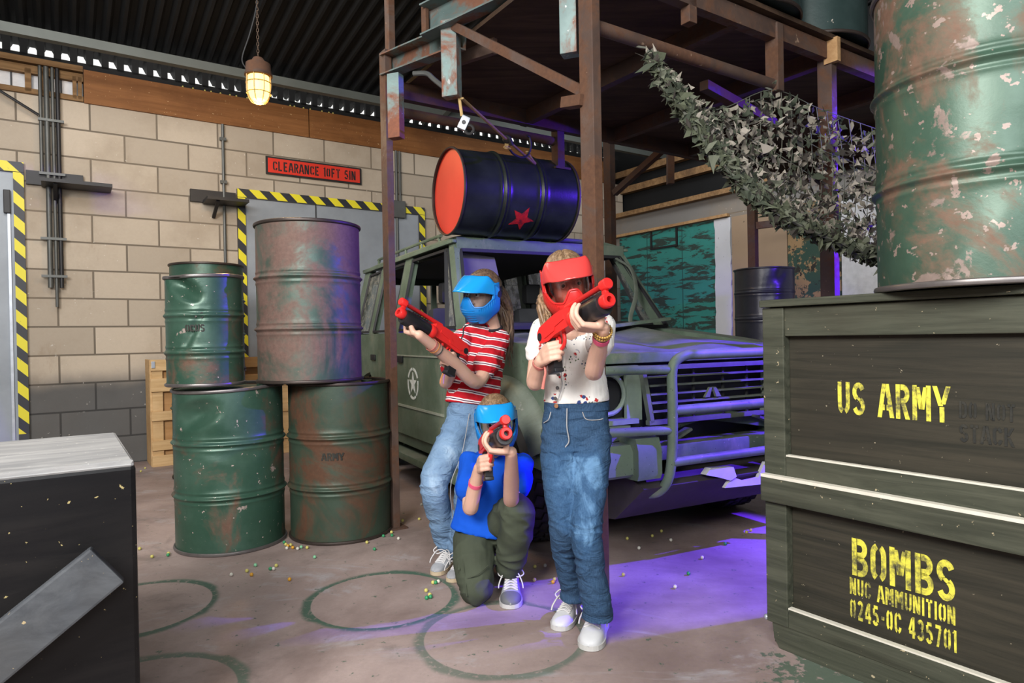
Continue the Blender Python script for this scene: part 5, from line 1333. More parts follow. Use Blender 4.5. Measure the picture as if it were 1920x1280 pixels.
def head(bm, c, f, u, neck, k=1.0):
    f = f.normalized(); u = (u - f*u.dot(f)).normalized(); r = f.cross(u)
    rot = Mx((r, f, u)).transposed()
    P = lambda a, b, d: c + r*a*k + u*b*k + f*d*k
    ell(bm, P(0, .022, -.012), (.073*k, .092*k, .088*k), rot)
    ell(bm, P(0, -.03, .028), (.060*k, .060*k, .082*k), rot)
    ell(bm, P(0, -.085, .055), (.034*k, .030*k, .028*k), rot)
    limb(bm, [P(-.05, -.06, .0), P(-.03, -.093, .045), P(0, -.10, .06), P(.03, -.093, .045), P(.05, -.06, .0)], [.02*k, .018*k, .018*k, .018*k, .02*k])
    limb(bm, [P(0, .008, .083), P(0, -.02, .097), P(0, -.036, .103)], [.007*k, .009*k, .012*k]); ell(bm, P(.010, -.038, .094), (.008*k,)*3); ell(bm, P(-.010, -.038, .094), (.008*k,)*3)
    limb(bm, [P(-.022, -.064, .080), P(0, -.062, .089), P(.022, -.064, .080)], [.005*k, .008*k, .005*k]); limb(bm, [P(-.018, -.072, .079), P(0, -.074, .086), P(.018, -.072, .079)], [.005*k, .008*k, .005*k])
    limb(bm, [P(-.045, .022, .070), P(-.02, .026, .082), P(.02, .026, .082), P(.045, .022, .070)], [.008*k]*4)
    for s in (-1, 1): ell(bm, P(s*.076, -.015, -.012), (.010*k, .018*k, .030*k), rot)
    limb(bm, [P(0, -.05, -.02), neck + (c-neck)*.3, neck - V((0, 0, .03))], [.048*k, .045*k, .056*k], 16)
    return P, r, f, u
def hand(bm, C, d, n, s, curls, thumb, k=.92, side_curl=0):
    """C palm centre, d wrist->knuckles, n the way the palm faces, s towards the index finger"""
    d = d.normalized(); n = (n - d*n.dot(d)).normalized(); s = (s - d*s.dot(d) - n*s.dot(n)).normalized()
    W = C - d*.047*k
    offs = (.027, .0095, -.009, -.0265); fl = ((.036, .022, .018), (.040, .025, .019), (.037, .023, .018), (.028, .018, .016))
    knuckles = []
    for i, o in enumerate(offs):
        K = C + d*(.040 - .004*abs(i-1))*k + s*o*k
        limb(bm, [W + s*o*.55*k, C + s*o*.85*k - n*.001, K], [.0125*k, .0125*k, .0102*k], 10, 3)
        a = 0; p = K; pts = [K]
        for j in range(3):
            a += R(curls[j] + (2-i)*side_curl)
            dr = d*math.cos(a) + n*math.sin(a) + s*(o*1.2)*(1 if j == 0 else .2); dr.normalize()
            p = p + dr*fl[i][j]*k*1.0; pts.append(p)
        tube(bm, catmull(pts, 3), lerp_list([.0094*k, .0088*k, .0082*k, .0068*k], 10), 10, 1)
        ell(bm, pts[-1], (.0070*k,)*3, seg=10); ell(bm, K, (.0103*k,)*3, seg=10)
        knuckles.append(K)
    ell(bm, C - d*.004, (.030*k, .030*k, .015*k), Mx((s, d, n)).transposed(), 16)
    T = C - d*.026*k + s*.024*k + n*.004*k; pts = [T]; p = T
    for (a, b, c_), L in zip(thumb, (.030, .027, .021)):
        dr = (d*a + n*b + s*c_).normalized(); p = p + dr*L*k; pts.append(p)
    tube(bm, catmull(pts, 3), lerp_list([.0145*k, .0115*k, .0098*k, .0078*k], 10), 10, 1); ell(bm, pts[-1], (.0078*k,)*3, seg=10); ell(bm, T, (.0145*k,)*3, seg=10)
    return W
def mask(name, label, P, r, f, u, shell, visor, lens, vis_drop=0.0, k=1.0, ext=0):
    """paintball mask in head space: jaw guard, lens, visor, vents, strap"""
    t = thing(name, label, 'mask')
    ss = lambda x, a, b: max(0, min(1, (x-a)/(b-a)))**2*(3-2*max(0, min(1, (x-a)/(b-a))))
    def lens_bot(ph):
        a = abs(ph); return -.008 - .047*ss(a, 6, 28) + .040*ss(a, 45, 82)
    def edge_top(ph):
        a = abs(ph); return lens_bot(ph)*(1-ss(a, 70, 80)) + .058*ss(a, 70, 80)
    def sec(ph, b, off=0):
        x = math.sin(R(ph)); z = math.cos(R(ph))
        t_ = max(0, min(1, (b+.145)/.09))
        ra = (.066 + .026*ss(t_, 0, 1)) + off; rc = (.086 + .046*ss(t_, 0, .8)) + off
        if b > -.05: rc -= .012*ss(b, -.05, .04)
        return P(ra*x, b, -.004 + rc*z if z > 0 else -.004 + .06*z)
    bm = B(); cols = []
    for i in range(61):
        ph = -105 + 210*i/60; bt = edge_top(ph); lo = -.142 + .055*ss(abs(ph), 40, 105)
        cols.append([bm.verts.new(sec(ph, lo + (bt-lo)*j/14, .003*math.sin(j/14*PI))) for j in range(15)])
    for a, b in zip(cols, cols[1:]):
        for j in range(14): bm.faces.new((a[j], b[j], b[j+1], a[j+1]))
    o = finish(bm, 'jaw_guard', M[shell], t, ang=50); md = o.modifiers.new('t', 'SOLIDIFY'); md.thickness = .004; md.offset = 1
    # raised rim along the lens and vent ribs on mouth and cheeks
    bm = B()
    tube(bm, [sec(-78 + 156*i/40, lens_bot(-78+156*i/40), .004) for i in range(41)], .0042, 8, 1)
    for s in (-1, 1):
        tube(bm, [sec(s*76, .05, .004), sec(s*77, .015, .005), sec(s*76, lens_bot(76), .005)], .006, 8, 4)
        for i in range(9):
            ph = s*(38 + 5.2*i); tube(bm, [sec(ph, -.092 + .006*i, .004), sec(ph, -.066 + .006*i, .006)], .0030, 6, 1)
    for j in range(6):
        b = -.128 + .012*j; tube(bm, [sec(-26 + 52*i/12, b, .0055) for i in range(13)], .0032, 6, 1)
    finish(bm, 'vent_ribs', M[shell], t)
    bm = B(); cols = []
    for i in range(41):
        ph = -78 + 156*i/40; lo = lens_bot(ph)
        cols.append([bm.verts.new(sec(ph, lo + (.062-lo)*j/8, -.006)) for j in range(9)])
    for a, b in zip(cols, cols[1:]):
        for j in range(8): bm.faces.new((a[j], b[j], b[j+1], a[j+1]))
    finish(bm, 'lens', M[lens], t)
    # visor: band over the forehead flaring into a peak
    rows = ((.100, .088, .084, 0), (.090, .096, .108, 0), (.072, .099, .136, 0), (.052-vis_drop*.5, .100, .160+ext*.6, 0), (.036-vis_drop, .099, .176+ext, 0))
    bm = B(); cols = []
    for i in range(41):
        ph = -100 + 200*i/40; x, z = math.sin(R(ph)), math.cos(R(ph)); col = []; e_ = ss(abs(ph), 55, 100)
        for q, (b, ra, rc, w_) in enumerate(rows):
            rcc = rc - (rc-.10)*ss(abs(ph), 50, 95)*.7
            bb = b - e_*(.052, .050, .044, .034, .026)[q] + .007*math.cos(R(ph*2))*(q/4) - .004*abs(math.sin(R(ph*1.5)))
            cz = (-.004 + rcc*max(z, 0)**.8) if z > 0 else -.004 + .06*z
            if q in (1, 2, 3): cz += -.007*math.exp(-(ph/20)**2)*(1 if q == 2 else .5)
            col.append(bm.verts.new(P(ra*x, bb, cz)))
        cols.append(col)
    for a, b in zip(cols, cols[1:]):
        for j in range(4): bm.faces.new((a[j], b[j], b[j+1], a[j+1]))
    o = finish(bm, 'visor', M[visor], t, ang=60); o.modifiers.new('s', 'SUBSURF').render_levels = 2; md = o.modifiers.new('t', 'SOLIDIFY'); md.thickness = .004
    bm = B(); cols = []
    for i in range(21):
        a = PI + PI*i/20; p = lambda q: P(q*math.cos(a), .02, q*math.sin(a)*1.0 - .002)
        rr = .090 + .014*abs(math.sin(a))
        cols.append([bm.verts.new(P(rr*.985*math.cos(a), .035, rr*math.sin(a)-.004)), bm.verts.new(P(rr*math.cos(a), .0, rr*math.sin(a)-.004))])
    for a, b in zip(cols, cols[1:]): bm.faces.new((a[0], b[0], b[1], a[1]))
    o = finish(bm, 'strap', M['cable'], t); md = o.modifiers.new('t', 'SOLIDIFY'); md.thickness = .003
    for s in (-1, 1):
        bm = B(); lathe(bm, [(0, .008), (.016, .008), (.02, .002), (.02, -.006)], 18, P(s*.092, .0, -.012), r*s); finish(bm, 'ear_boss', M['cable'], t)
    return t, sec
def eyes(root, P, r, f, k=1.0):
    for s in (-1, 1):
        bm = B(); ell(bm, P(s*.030, .004, .0745), (.0125, .0125, .0125), seg=16); e = finish(bm, 'eye', M['eye_white'], root)
        bm = B(); lathe(bm, [(.0, .0128), (.0035, .0126), (.0062, .0112)], 16, P(s*.030, .004, .0745), f); finish(bm, 'iris', M['iris'], e)
        bm = B(); tube(bm, [P(s*.012, .026, .084), P(s*.03, .032, .081), P(s*.05, .025, .066)], [.003, .004, .002], 6, 4); finish(bm, 'eyebrow', M['brow'], root)
def hair_cap(bm, P, r, f, u, k=1.0, thick=.012, front=.068, part=True):
    """shell over skull, open at the face"""
    rows = []
    N, Q = 40, 18
    for i in range(N):
        a = 2*PI*i/N; row = []
        for j in range(Q+1):
            lim = 128 - 70*max(0, math.cos(a-PI/2))**1.2 if math.sin(a) > 0 else 128
            th = R(lim*j/Q); x = math.sin(th)*math.cos(a); y = math.sin(th)*math.sin(a); z = math.cos(th)
            w_ = thick*(1 + .15*math.sin(a*9+j))
            g = 1
            if part and abs(x) < .10 and y > -.3: g = .35 + .65*min(1, abs(x)/.08)
            row.append(P((.073+w_*g)*x, .022 + (.088+w_*g)*z, -.012 + (.092+w_*g)*y))
        rows.append(row)
    vs = [[bm.verts.new(p) for p in row] for row in rows]
    for i in range(N):
        a, b = vs[i], vs[(i+1) % N]
        for j in range(Q):
            try: bm.faces.new((a[j], b[j], b[j+1], a[j+1]))
            except ValueError: pass
def shoe(root, toe, heel, kind, L=None, lift=0, name='shoe'):
    """toe and heel points on the sole line"""
    x = (toe-heel); L = x.length; x.normalize(); z = V((0, 0, 1)); z = (z - x*z.dot(x)).normalized(); y = z.cross(x)
    G = lambda a, b, c: heel + x*a*L + y*b + z*c
    wprof = [(0, .018), (.04, .028), (.15, .033), (.35, .033), (.55, .039), (.72, .044), (.85, .041), (.94, .031), (.985, .018), (1.0, .004)]
    hprof = [(0, .062), (.05, .088), (.2, .092), (.32, .090), (.42, .080), (.55, .066), (.7, .054), (.85, .046), (.95, .036), (1.0, .026)]
    def val(pr, t):
        for (a, va), (b, vb) in zip(pr, pr[1:]):
            if a <= t <= b: return va + (vb-va)*(t-a)/(b-a)
        return pr[-1][1]
    ts = [0, .01, .03, .06, .1, .15, .2, .27, .34, .4, .46, .52, .58, .64, .7, .76, .82, .87, .91, .945, .97, .988, 1.0]
    sk = L/.235
    def upper(t, a):                       # a 0..pi over the top
        w_ = val(wprof, t)*sk*.95; h = val(hprof, t)*sk
        ca, sa = math.cos(a), math.sin(a)
        return G(t, w_*math.copysign(abs(ca)**.75, ca), .018 + (h-.018)*abs(sa)**.8)
    sh = None
    bm = B(); rings = []
    for t_ in ts: rings.append([bm.verts.new(upper(t_, PI*q/14)) for q in range(15)] + [bm.verts.new(G(t_, 0, .018))])
    skin_rings(bm, rings)
    sh = finish(bm, name, M['shoe_white' if kind != 'grey' else 'shoe_grey'], root, ang=60)
    bm = B(); rings = []
    outl = [(t_, val(wprof, t_)*sk*1.06) for t_ in ts]
    poly = [(t_, w_) for t_, w_ in outl] + [(t_, -w_) for t_, w_ in reversed(outl)]
    prism(bm, poly, lambda a, b: G(a, b, .002), lambda a, b: G(a, b, .020 + .004*(a < .25)))
    finish(bm, 'sole', M['sole_gum' if kind == 'runner' else 'sole_white'], sh, smooth=False)
    if kind in ('runner', 'grey'):
        bm = B(); rings = []
        for t_ in [q for q in ts if q >= .76]: rings.append([bm.verts.new(upper(t_, PI*q/14) + z*.0025 + x*.002) for q in range(15)])
        skin_rings(bm, rings, caps=False)
        finish(bm, 'toe_cap', M['shoe_grey' if kind == 'runner' else 'shoe_dark'], sh)
    bm = B()
    for i in range(5):
        t_ = .40 + .065*i; tt = t_+.05
        for s in (-1, 1):
            tube(bm, [upper(t_, PI/2 + s*.62) + z*.003, upper(t_+.03, PI/2) + z*.006, upper(tt, PI/2 - s*.62) + z*.003], .0030, 6, 4)
    for s in (-1, 1):
        p0 = upper(.37, PI/2) + z*.01
        tube(bm, [p0, p0 + y*s*.03 + z*.018 + x*.0, p0 + y*s*.055 + z*.0 + x*.02, p0 + y*s*.03 - z*.012 + x*.03, p0 + x*.01], .0028, 6, 5)
        tube(bm, [p0, p0 + y*s*.03 + x*.03 + z*.004, p0 + y*s*.048 + x*.06 - z*.025, p0 + y*s*.052 + x*.07 - z*.045], .0028, 6, 5)
    finish(bm, 'laces', M['lace'], sh)
    return sh
def band(root, a, b, t, r, w_, mat, name, rr=.0):
    """bracelet round the limb a->b at parameter t"""
    d = (b-a).normalized(); c = a.lerp(b, t)
    bm = B(); lathe(bm, [(r, -w_/2), (r+.002, -w_/2), (r+.002, w_/2), (r, w_/2)], 24, c, d)
    return finish(bm, name, M[mat], root)
def blaster(name, label, butt, muz):
    gx, gy, gz = gun_frame(butt, muz)
    t = thing(name, label, 'toy gun')
    rot = Mx((gx, gy, gz)).transposed().to_4x4(); rot.translation = butt; t.matrix_world = rot
    bm = B(); prism(bm, [(-.01, -.028), (-.022, -.008), (-.018, .012), (.0, .026), (.10, .040), (.15, .042), (.205, .036), (.205, -.020), (.10, -.024), (.05, -.034)],
        lambda a, b: V((a, -.022, b)), lambda a, b: V((a, .022, b))); bevel_all(bm, .007, 2, 20)
    rc = finish(bm, 'receiver', M['gun_red'], t)
    bm = B()
    for i in range(9): box(bm, (.05+.015*i, 0, .038 + .0006*i), (.007, .016, .012), bev=.002)
    for s in (-1, 1):
        prism(bm, [(.02, -.01), (.09, .0), (.10, .012), (.17, .02), (.17, .008), (.11, .0), (.1, -.012), (.03, -.02)], lambda a, b: V((a, s*.022, b)), lambda a, b: V((a, s*.0245, b)))
    finish(bm, 'ridge', M['gun_red'], rc)
    bm = B(); lathe(bm, [(0, -.0235), (.014, -.0235), (.014, .0235), (0, .0235)], 18, (-.004, 0, -.006), (0, 1, 0)); finish(bm, 'butt_cap', M['gun_black'], t)
    bm = B(); prism(bm, [(.02, -.026), (.075, -.026), (.066, -.06), (.056, -.125), (.012, -.130), (.015, -.07)], lambda a, b: V((a, -.0155, b)), lambda a, b: V((a, .0155, b))); bevel_all(bm, .006)
    box(bm, (.035, 0, -.133), (.052, .035, .014), bev=.003); finish(bm, 'grip', M['gun_black'], t)
    bm = B(); tube(bm, [(.07, 0, -.03), (.074, 0, -.062), (.095, 0, -.070), (.118, 0, -.055), (.122, 0, -.02)], .0065, 8, 5); tube(bm, [(.085, 0, -.026), (.092, 0, -.04), (.088, 0, -.054)], .005, 8, 3); finish(bm, 'trigger_guard', M['gun_red'], t)
    bm = B(); lathe(bm, [(0, .195), (.031, .195), (.033, .2), (.033, .222), (.029, .228), (.0, .228)], 28, (0, 0, -.004), (1, 0, 0)); finish(bm, 'barrel_collar', M['gun_red'], t)
    bm = B(); lathe(bm, [(.0, .225), (.027, .225), (.0335, .235), (.0335, .36), (.030, .372), (.0, .372)], 32, (0, 0, -.006), (1, 0, 0))
    fe = finish(bm, 'fore_end', M['gun_black'], t)
    bm = B()
    for i in range(7): box(bm, (.252+.014*i, 0, .0285), (.006, .03, .006), bev=.001)
    finish(bm, 'grip_groove', M['gun_black'], fe)
    bm = B(); lathe(bm, [(.010, .402), (.010, .36), (.0, .36)], 24, (0, 0, .0), (1, 0, 0)); lathe(bm, [(.016, .365), (.021, .372), (.0225, .380), (.0225, .398), (.0195, .402), (.010, .402)], 28, (0, 0, 0), (1, 0, 0)); finish(bm, 'muzzle', M['gun_red'], t)
    bm = B(); lathe(bm, [(0, .16), (.0095, .16), (.0095, .37), (.013, .375), (.0175, .38), (.0175, .405), (.015, .409), (0, .409)], 24, (0, 0, .047), (1, 0, 0)); box(bm, (.385, 0, .028), (.02, .014, .03), bev=.003); finish(bm, 'top_tube', M['gun_red'], t)
    return gx, gy, gz
def gun_hands(bm, butt, gx, gy, gz, k=.92, fore=.285):
    """right hand round the pistol grip, left hand cradling the fore-end; returns wrists"""
    Cg = butt + gx*.040 - gz*.078 - gy*.029
    W1 = hand(bm, Cg - gx*.004, gx*.92 + gz*.12 - gy*.05, gy, gz, (62, 78, 45), ((.55, .75, .35), (.75, .65, .05), (.9, .4, -.1)), k)
    Cf = butt + gx*fore - gz*.0515 - gy*.004
    W2 = hand(bm, Cf, -gy*.86 + gz*.10 - gx*.12, gz, gx, (52, 42, 26), ((.1, .75, .7), (.15, .9, .3), (.35, .9, .0)), k)
    return W1, W2

# ================= tall girl, red mask, floral top
def tall_girl():
    g = thing('person', 'standing child in a red mask, floral white top and blue jeans', 'person', (0, 0, 0))
    butt, muz = V((0.115, 2.27, 1.115)), V((0.278, 1.93, 1.211))
    gx, gy, gz = blaster('toy_blaster', 'red and black toy blaster held by the child in the floral top', butt, muz)
    hc = V((0.198, 2.36, 1.302)); f = V((.10, -.95, -.24)); u = V((-.16, -.1, 1))
    neck = V((0.21, 2.42, 1.16))
    shR, shL = V((0.112, 2.44, 1.147)), V((0.339, 2.44, 1.158))
    elR, elL = V((0.079, 2.37, 0.949)), V((0.274, 2.25, 0.988))
    hip = V((0.232, 2.47, 0.773)); wst = V((0.237, 2.47, 0.868))
    bm = B()
    P, r, f, u = head(bm, hc, f, u, neck, .93)
    W1, W2 = gun_hands(bm, butt, gx, gy, gz)
    limb(bm, [shR.lerp(elR, .10), shR.lerp(elR, .55), elR, elR.lerp(W1, .45), W1], [0.03, 0.034, 0.031, 0.029, 0.0205])
    limb(bm, [shL.lerp(elL, .10), shL.lerp(elL, .55), elL, elL.lerp(W2, .45), W2], [0.03, 0.034, 0.031, 0.029, 0.0205])
    sx = (shL - shR).normalized()
    loft(bm, [(hip, .09, .05, sx), (wst, .085, .045, sx), (neck.lerp(wst, .5) + V((0, .012, 0)), .09, .042, sx), (neck - V((0, 0, .05)), .10, .036, sx), (neck + V((0, 0, .0)), .05, .042, sx)])
    kR, kL = V((0.173, 2.38, 0.452)), V((0.25, 2.33, 0.446)); aR, aL = V((0.213, 2.5, 0.131)), V((0.283, 2.34, 0.151))
    hR, hL = V((0.168, 2.47, 0.745)), V((0.294, 2.47, 0.742))
    limb(bm, [hR, V((0.165, 2.43, 0.624)), kR, V((0.186, 2.45, 0.305)), V((0.214, 2.505, 0.135))], [.05, .045, .036, .034, .03]); limb(bm, [hL, V((0.275, 2.41, 0.616)), kL, V((0.26, 2.34, 0.302)), V((0.283, 2.36, 0.124))], [.05, .045, .036, .034, .03])
    mesh_obj(remeshed(bm, 'body', .0034, 3), 'body', M['skin'], g)
    eyes(g, P, r, f)
    # shirt
    bm = B()
    nb = neck - V((0, 0, .03))
    low = V((0.235, 2.47, 0.868))
    loft(bm, [(low, .121, .088, sx), (V((0.234, 2.47, 0.922)), .115, .084, sx), (V((0.229, 2.47, 0.991)), .110, .080, sx), (V((0.228, 2.46, 1.08)), .117, .078, sx), (V((0.226, 2.45, 1.141)), .118, .066, sx), (V((0.222, 2.44, 1.166)), .075, .052, sx)], 28)
    for s_, e_ in ((shR, elR), (shL, elL)):
        q = s_.lerp(e_, .47); limb(bm, [s_ + (e_-s_)*.06, s_.lerp(e_, .25), q], [.044, .046, .051])
    sme = folds(remeshed(bm, 'floral_top', .0045, 5), .0045, 13, (1, 1, 1.4), 3)
    # cut the hem flat is left to the loft; ribbing by material
    st = mesh_obj(sme, 'floral_top', M['floral'], g)
    for p_ in (V((0.172, 2.372, 1.069)), V((0.166, 2.374, 1.021)), V((0.163, 2.376, 0.974)), V((0.159, 2.376, 0.926)), V((0.151, 2.38, 0.888))):
        bm = B(); lathe(bm, [(0, .004), (.005, .004), (.0065, .002), (.0065, -.006)], 14, p_, (0, -1, 0)); finish(bm, 'button', M['button'], st)
    bm = B(); tube(bm, [V((0.182, 2.374, 1.091)), V((0.179, 2.375, 1.015)), V((0.173, 2.376, 0.968)), V((0.176, 2.376, 0.935)), V((0.162, 2.382, 0.886))], .0022, 6, 5); finish(bm, 'placket_seam', M['seam'], st)
    # jeans
    bm = B()
    loft(bm, [(V((0.235, 2.47, 0.862)), .117, .082, sx), (V((0.232, 2.47, 0.823)), .120, .086, sx), (V((0.229, 2.47, 0.763)), .124, .090, sx), (V((0.228, 2.47, 0.698)), .120, .085, sx)], 28)
    limb(bm, [V((0.171, 2.46, 0.746)), V((0.165, 2.43, 0.624)), kR, V((0.186, 2.45, 0.305)), V((0.214, 2.505, 0.166))], [.070, .067, .053, .050, .047], 20)
    limb(bm, [V((0.287, 2.46, 0.744)), V((0.275, 2.41, 0.616)), kL, V((0.26, 2.34, 0.302)), V((0.284, 2.36, 0.152))], [.073, .070, .054, .051, .053], 20)
    for c_, r_ in ((V((0.214, 2.51, 0.14)), .048), (V((0.285, 2.37, 0.127)), .0535)):
        bm2 = bm; loft(bm2, [(c_ + V((0, 0, .012)), r_, r_, sx), (c_ - V((0, 0, .022)), r_+.002, r_+.002, sx)], 20, 2, 2)
    jm = folds(remeshed(bm, 'jeans', .005, 4), .008, 13, (.8, .8, 2.0), 1, True, lambda p: .45 + .55*max(math.exp(-((p.z-.40)/.14)**2), math.exp(-((p.z-.12)/.11)**2), math.exp(-((p.z-.70)/.07)**2)))
    fpts = [(V((0.16, 2.36, 0.638)), .085, 1), (V((0.267, 2.34, 0.631)), .085, 1), (kL + V((0, -.05, -.02)), .06, 1.0), (kR + V((0, -.05, 0)), .05, .6), (V((0.248, 2.3, 0.547)), .09, .8), (V((0.163, 2.34, 0.557)), .07, .8)]
    set_attr(jm, 'fade', lambda p: .78*min(1, sum(w_*math.exp(-((p-c).length/r_)**2) for c, r_, w_ in fpts)))
    jo = mesh_obj(jm, 'jeans', M['denim_blue'], g)
    bm = B()
    loft(bm, [(V((0.235, 2.47, 0.868)), .1195, .0845, sx), (V((0.235, 2.47, 0.839)), .1215, .0865, sx)], 32, 2); finish(bm, 'waistband', M['denim_blue'], jo)
    bm = B(); tube(bm, [V((0.192, 2.378, 0.853)), V((0.19, 2.374, 0.787)), V((0.197, 2.378, 0.737)), V((0.184, 2.385, 0.713))], .0022, 6, 5); tube(bm, [V((0.247, 2.382, 0.838)), V((0.262, 2.384, 0.811)), V((0.314, 2.4, 0.808)), V((0.337, 2.43, 0.816))], .0018, 6, 5); tube(bm, [V((0.135, 2.395, 0.839)), V((0.127, 2.4, 0.812)), V((0.111, 2.43, 0.796))], .0018, 6, 4); finish(bm, 'stitching', M['seam'], jo)
    bm = B(); lathe(bm, [(0, .004), (.007, .004), (.008, 0), (.008, -.006)], 16, V((0.154, 2.384, 0.861)), (0, -1, 0)); finish(bm, 'button', M['copper'], jo)
    shoe(g, V((0.149, 2.5, 0)), V((0.249, 2.701, 0)), 'white'); shoe(g, V((0.248, 2.334, 0)), V((0.325, 2.576, 0)), 'white')
    # hair
    bm = B(); hair_cap(bm, P, r, f, u)
    rnd = random.Random(5)
    for i in range(64):
        side = -1 if i % 4 else 1
        a = rnd.uniform(.3, 1.0)
        p0 = P(side*(.045+.04*a), .07 - .07*a, -.02 - .035*rnd.random())
        if side < 0: e = jit(V((0.143, 2.335, 1.145)), (rnd.uniform(-16, 18)), (rnd.uniform(-25, 32)), (rnd.uniform(-.02, .04))); mdl = jit(V((0.11, 2.4, 1.242)), (rnd.uniform(-6, 14)), (rnd.uniform(-8, 12)), (rnd.uniform(-.02, .02)))
        else: e = jit(V((0.284, 2.49, 1.168)), (rnd.uniform(-10, 10)), (rnd.uniform(-10, 14)), (rnd.uniform(-.02, .03))); mdl = p0 + V((.008, .05, -.08))
        tube(bm, [p0, p0.lerp(mdl, .55) + (p0-hc)*.10, mdl, mdl.lerp(e, .5) + V((rnd.uniform(-.008, .008), 0, 0)), e], [.009, .010, .0085, .0065, .0015], 6, 4)
    for i in range(22):
        e = jit(V((0.173, 2.36, 1.073)), rnd.uniform(-12, 12), rnd.uniform(-12, 14), 0); p0 = jit(V((0.139, 2.35, 1.171)), rnd.uniform(-8, 10), 0, 0)
        tube(bm, [p0, p0.lerp(e, .5) + V((-.004, -.008, 0)), e], [.007, .006, .0012], 6, 4)
    finish(bm, 'hair', M['hair_blond'], g, ang=80)
    mask('paintball_mask', 'red paintball mask with red visor on the standing child in jeans', P, r, f, u, 'mask_red', 'visor_red', 'lens_rose')
    # bracelets
    band(g, elL, W2, .80, .0255, .020, 'band_pink', 'wristband')
    bm = B(); d = (W2-elL).normalized(); s1 = d.orthogonal().normalized(); s2 = d.cross(s1)
    for k_, t_ in ((22, .90), (22, .95)):
        c = elL.lerp(W2, t_)
        for q in range(k_): ell(bm, c + (s1*math.cos(q*2*PI/k_) + s2*math.sin(q*2*PI/k_))*.027, (.0042,)*3, seg=8)
    finish(bm, 'bead_bracelet', M['bead_gold'], g)
    band(g, elR, W1, .86, .0245, .014, 'bracelet', 'woven_bracelet')
    c = elR.lerp(W1, .85) + V((.012, -.026, 0)); bm = B(); tube(bm, [c, c + V((.004, -.006, -.03)), c + V((-.002, -.004, -.06)), c + V((-.006, 0, -.085))], [.004, .004, .005, .006], 8, 4); finish(bm, 'bracelet_tail', M['bracelet'], g)
tall_girl()

